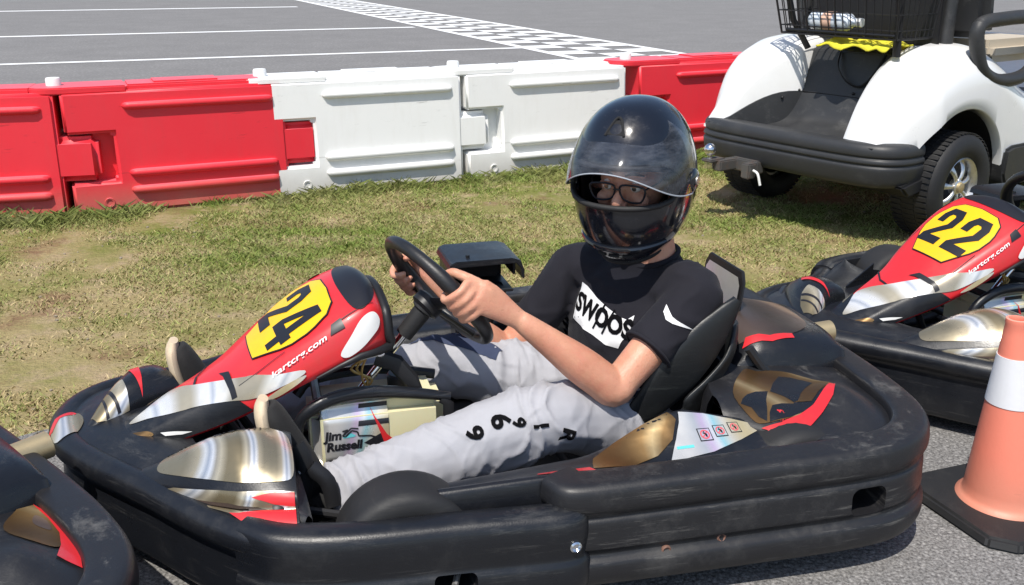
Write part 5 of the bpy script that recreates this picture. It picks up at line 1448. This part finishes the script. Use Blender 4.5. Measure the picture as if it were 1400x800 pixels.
    mb = MB(); mb.lathe((-.71, .275, .29), (0, 0, 1), [(-.045, .018), (-.04, .022), (-.012, .022), (-.01, .011), (.02, .012)], 16, True); mb.ball((-.71, .275, .333), .0285, 12); mb.build('tow_ball', M['steel'], h_)
    mb = MB(); mb.tube([(-.64, .07, .26), (-.645, .04, .25), (-.64, .025, .20)], .006, 8, smooth=4); mb.build('hitch_pin', M['white'], h_)
    # wheels
    for (x, y) in ((WX, -.505), (WX, .475), (1.62, -.46), (1.62, .46)):
        W = MB(); h = .105; rad = .233; so2 = -1 if y < 0 else 1
        pr = [(-h*.75, .12), (-h*.98, .14), (-h*1.03, .175), (-h*.98, .205), (-h*.8, .226), (-h*.5, .2325), (0, .234), (h*.5, .2325), (h*.8, .226), (h*.98, .205), (h*1.03, .175), (h*.98, .14), (h*.75, .12)]
        W.lathe((x, y, rad), (0, so2, 0), pr, 56); wo = W.build('wheel', M['rubber'], r, angle=60)
        tr = MB()
        for kk in range(56):
            a = 2*math.pi*kk/56
            for q in (-.5, 0, .5):
                aa = a + (math.pi/56 if q == 0 else 0)
                c_ = V((x+.2335*math.cos(aa), y+q*h*1.15, rad+.2335*math.sin(aa)))
                tr.box(c_, (.0035, h*.50, .017), Matrix.Rotation(-aa, 3, 'Y'))
        tr.build('tread', M['rubber'], wo, smooth=False)
        rm = MB(); rm.lathe((x, y, rad), (0, so2, 0), [(h*.55, .128), (h*.86, .131), (h*.90, .126), (h*.84, .119), (h*.30, .110), (-h*.5, .108), (-h*.5, .13)], 40)
        ro = rm.build('rim', M['alu'], wo)
        rm = MB(); rm.lathe((x, y, rad), (0, so2, 0), [(h*.05, .112), (h*.02, 0)], 32); rm.build('brake_drum', M['dark'], ro)
        sp = MB()
        for kk in range(7):
            a = 2*math.pi*kk/7+.3; d = V((math.cos(a), 0, math.sin(a))); tn_ = V((-math.sin(a), 0, math.cos(a)))
            c0_ = V((x, y+so2*h*.70, rad))
            sp.tube([c0_+d*.020, c0_+d*.05+V((0, so2*.006, 0)), c0_+d*.085, c0_+d*.114-V((0, so2*.018, 0))], [(.012, .008), (.010, .009), (.014, .009), (.024, .008)], 10, side=tuple(tn_), smooth=3)
        sp.lathe(V((x, y, rad)), (0, so2, 0), [(h*.55, .034), (h*.80, .032), (h*.84, .026)], 24, True)
        sp.build('spoke', M['alu'], ro)
        cp = MB(); cp.lathe((x, y, rad), (0, so2, 0), [(h*.80, .024), (h*.95, .022), (h*.98, .012), (h*.98, 0)], 20); cp.build('hub_cap', M['brass'], ro)
    # roof posts, roof
    for (x, y, x2) in ((-.02, -.395, .0), (-.02, .36, .0), (1.5, -.45, 1.2), (1.5, .45, 1.2)):
        mb = MB(); mb.tube([(x, y, .79 if x < 1 else .6), (x+.005, y, 1.1), (x2, y, 1.74)], [(.034, .030), (.031, .027), (.028, .024)], 16, smooth=2); mb.tube([(x, y, .79 if x < 1 else .6), (x, y, .805 if x < 1 else .615)], [(.043, .040)]*2, 16); mb.build('roof_post', M['cartblack'], r)
    mb = MB(); mb.box((.62, 0, 1.77), (1.75, 1.1, .05)); mb.build('roof', M['gcwhite'], r, bevel=.02, seg=3)
    # seat
    mb = MB(); mb.box((.42, 0, .78), (.50, 1.0, .10)); mb.build('seat_cushion', M['beige'], r, bevel=.035, seg=4)
    mb = MB(); mb.box((.10, -.0, 1.02), (.09, 1.02, .36), Matrix.Rotation(R(-8), 3, 'Y')); mb.build('seat_back', M['cartblack'], r, bevel=.035, seg=4)
    mb = MB(); mb.box((.16, 0, .72), (.10, .98, .10)); mb.build('seat_box', M['cartblack'], r, bevel=.01)
    for s in (-1,):
        mb = MB(); pts = catmull([(-.06, s*.56, .90), (.10, s*.565, .925), (.38, s*.565, .925), (.48, s*.56, .88), (.46, s*.56, .76), (.36, s*.56, .68), (.18, s*.56, .665), (.04, s*.56, .70), (-.035, s*.56, .78)], 6, True)
        mb.tube(pts + pts[:2], (.030), 12, side=(0, 1, 0)); mb.build('arm_rest', M['cartblack'], r)
    mb = MB(); mb.tube([(.45, -.3, 1.28), (.62, -.42, .98), (.72, -.50, .80)], .016, 8); mb.tube([(.55, -.30, 1.28), (.66, -.42, 1.02)], .012, 8); mb.build('folded_strut', M['dark'], r)
    # sweater basket of wire behind the seat
    bk = MB(); X0, X1, Y0, Y1, Z0, Z1 = -.40, -.08, -.40, .27, .845, 1.14
    def lo_(x, y, z):
        t = (z-Z0)/(Z1-Z0); cx_, cy_ = (X1-.0), (Y0+Y1)/2
        return (X1+(x-X1)*(.78+.22*t), cy_+(y-cy_)*(.90+.10*t), z)
    for z in (Z0, Z0+.035, Z0+.10, Z0+.17, Z0+.24, Z1):
        for A_, B_ in (((X0, Y0), (X0, Y1)), ((X0, Y1), (X1, Y1)), ((X0, Y0), (X1, Y0))):
            bk.tube([lo_(*A_, z), lo_(*B_, z)], .005 if z in (Z0, Z1) else .0026, 6)
    for k in range(17):
        y = Y0+(Y1-Y0)*k/16; bk.tube([lo_(X1, y, Z0), lo_(X0, y, Z0), lo_(X0, y, Z1)], .0026 if k % 4 else .005, 6)
    for k in range(9):
        x = X0+(X1-X0)*k/8
        for y in (Y0, Y1): bk.tube([lo_(x, y, Z0), lo_(x, y, Z1)], .0026 if k % 4 else .005, 6)
    bk.build('wire_basket', M['dark'], r)
    mb = MB(); mb.box((-.075, -.07, 1.0), (.012, .66, .38)); mb.build('basket_back', M['dark'], r, bevel=.004)
    mb = MB(); mb.tube([(-.30, -.355, .775), (-.31, -.355, .90), (-.36, -.36, 1.15)], [(.020, .010)]*3, 8, side=(0, 1, 0)); mb.tube([(-.24, .15, .775), (-.30, .20, .90), (-.36, .24, 1.15)], [(.018, .010)]*3, 8, side=(0, 1, 0))
    for z in (.86,): mb.tube([(-.33, -.36, z), (-.33, .21, z)], .008, 8)
    mb.build('basket_bracket', M['dark'], r)
    mb = MB(); mb.tube([(-.17, .02, .768), (-.205, .0, .70), (-.215, -.06, .64), (-.215, -.14, .625), (-.205, -.20, .69), (-.17, -.215, .768)], [(.010, .003)]*6, 8, smooth=5); mb.build('bag_strap', M['dark'], r)
    return r
make_golf_cart()
gc = Matrix.Translation((1.655, 4.632, 0)) @ Matrix.Rotation(R(35), 4, 'Z')
t = thing('bottle', 'pale plastic bottle lying in the wire basket of the golf cart', 'bottle'); t.matrix_world = gc
mb = MB(); mb.lathe((-.30, .10, .905), (0, -1, 0), [(0, 0), (.004, .03), (.012, .038), (.03, .040), (.10, .039), (.105, .036), (.11, .039), (.19, .040), (.21, .034), (.225, .020), (.245, .016)], 24, True); mb.build('bottle_body', M['paperbag'], t)
mb = MB(); mb.lathe((-.30, .0, .905), (0, -1, 0), [(-.02, .0405), (.035, .0405)], 24); mb.build('paper_label', mat('salmon_label', (.75, .48, .36), .5), t)
mb = MB(); mb.lathe((-.30, -.145, .905), (0, -1, 0), [(0, .019), (.025, .019), (.026, 0)], 16); mb.build('bottle_cap', M['white'], t)
mb = MB(); rows = []
for i in range(31):
    y = .03-.36*i/30; row = []
    for j in range(13):
        q = j/12; n_ = noise.noise(V((i*.22, j*.35, 1.7)))
        row.append(V((-.34+.22*q+.02*n_, y+.012*noise.noise(V((i*.5, j*.2, 5))), .802+.030*math.sin(q*math.pi)**.5*(.6+.9*abs(noise.noise(V((i*.3, 0, 4)))))+.020*n_)))
    rows.append(row)
mb.grid(rows); yc = mb.build('folded_cloth', M['yellowcloth'], None); tag(yc, 'crumpled yellow cloth stuffed under the basket of the golf cart', 'cloth'); yc.matrix_world = gc
so = yc.modifiers.new('so', 'SOLIDIFY'); so.thickness = .006
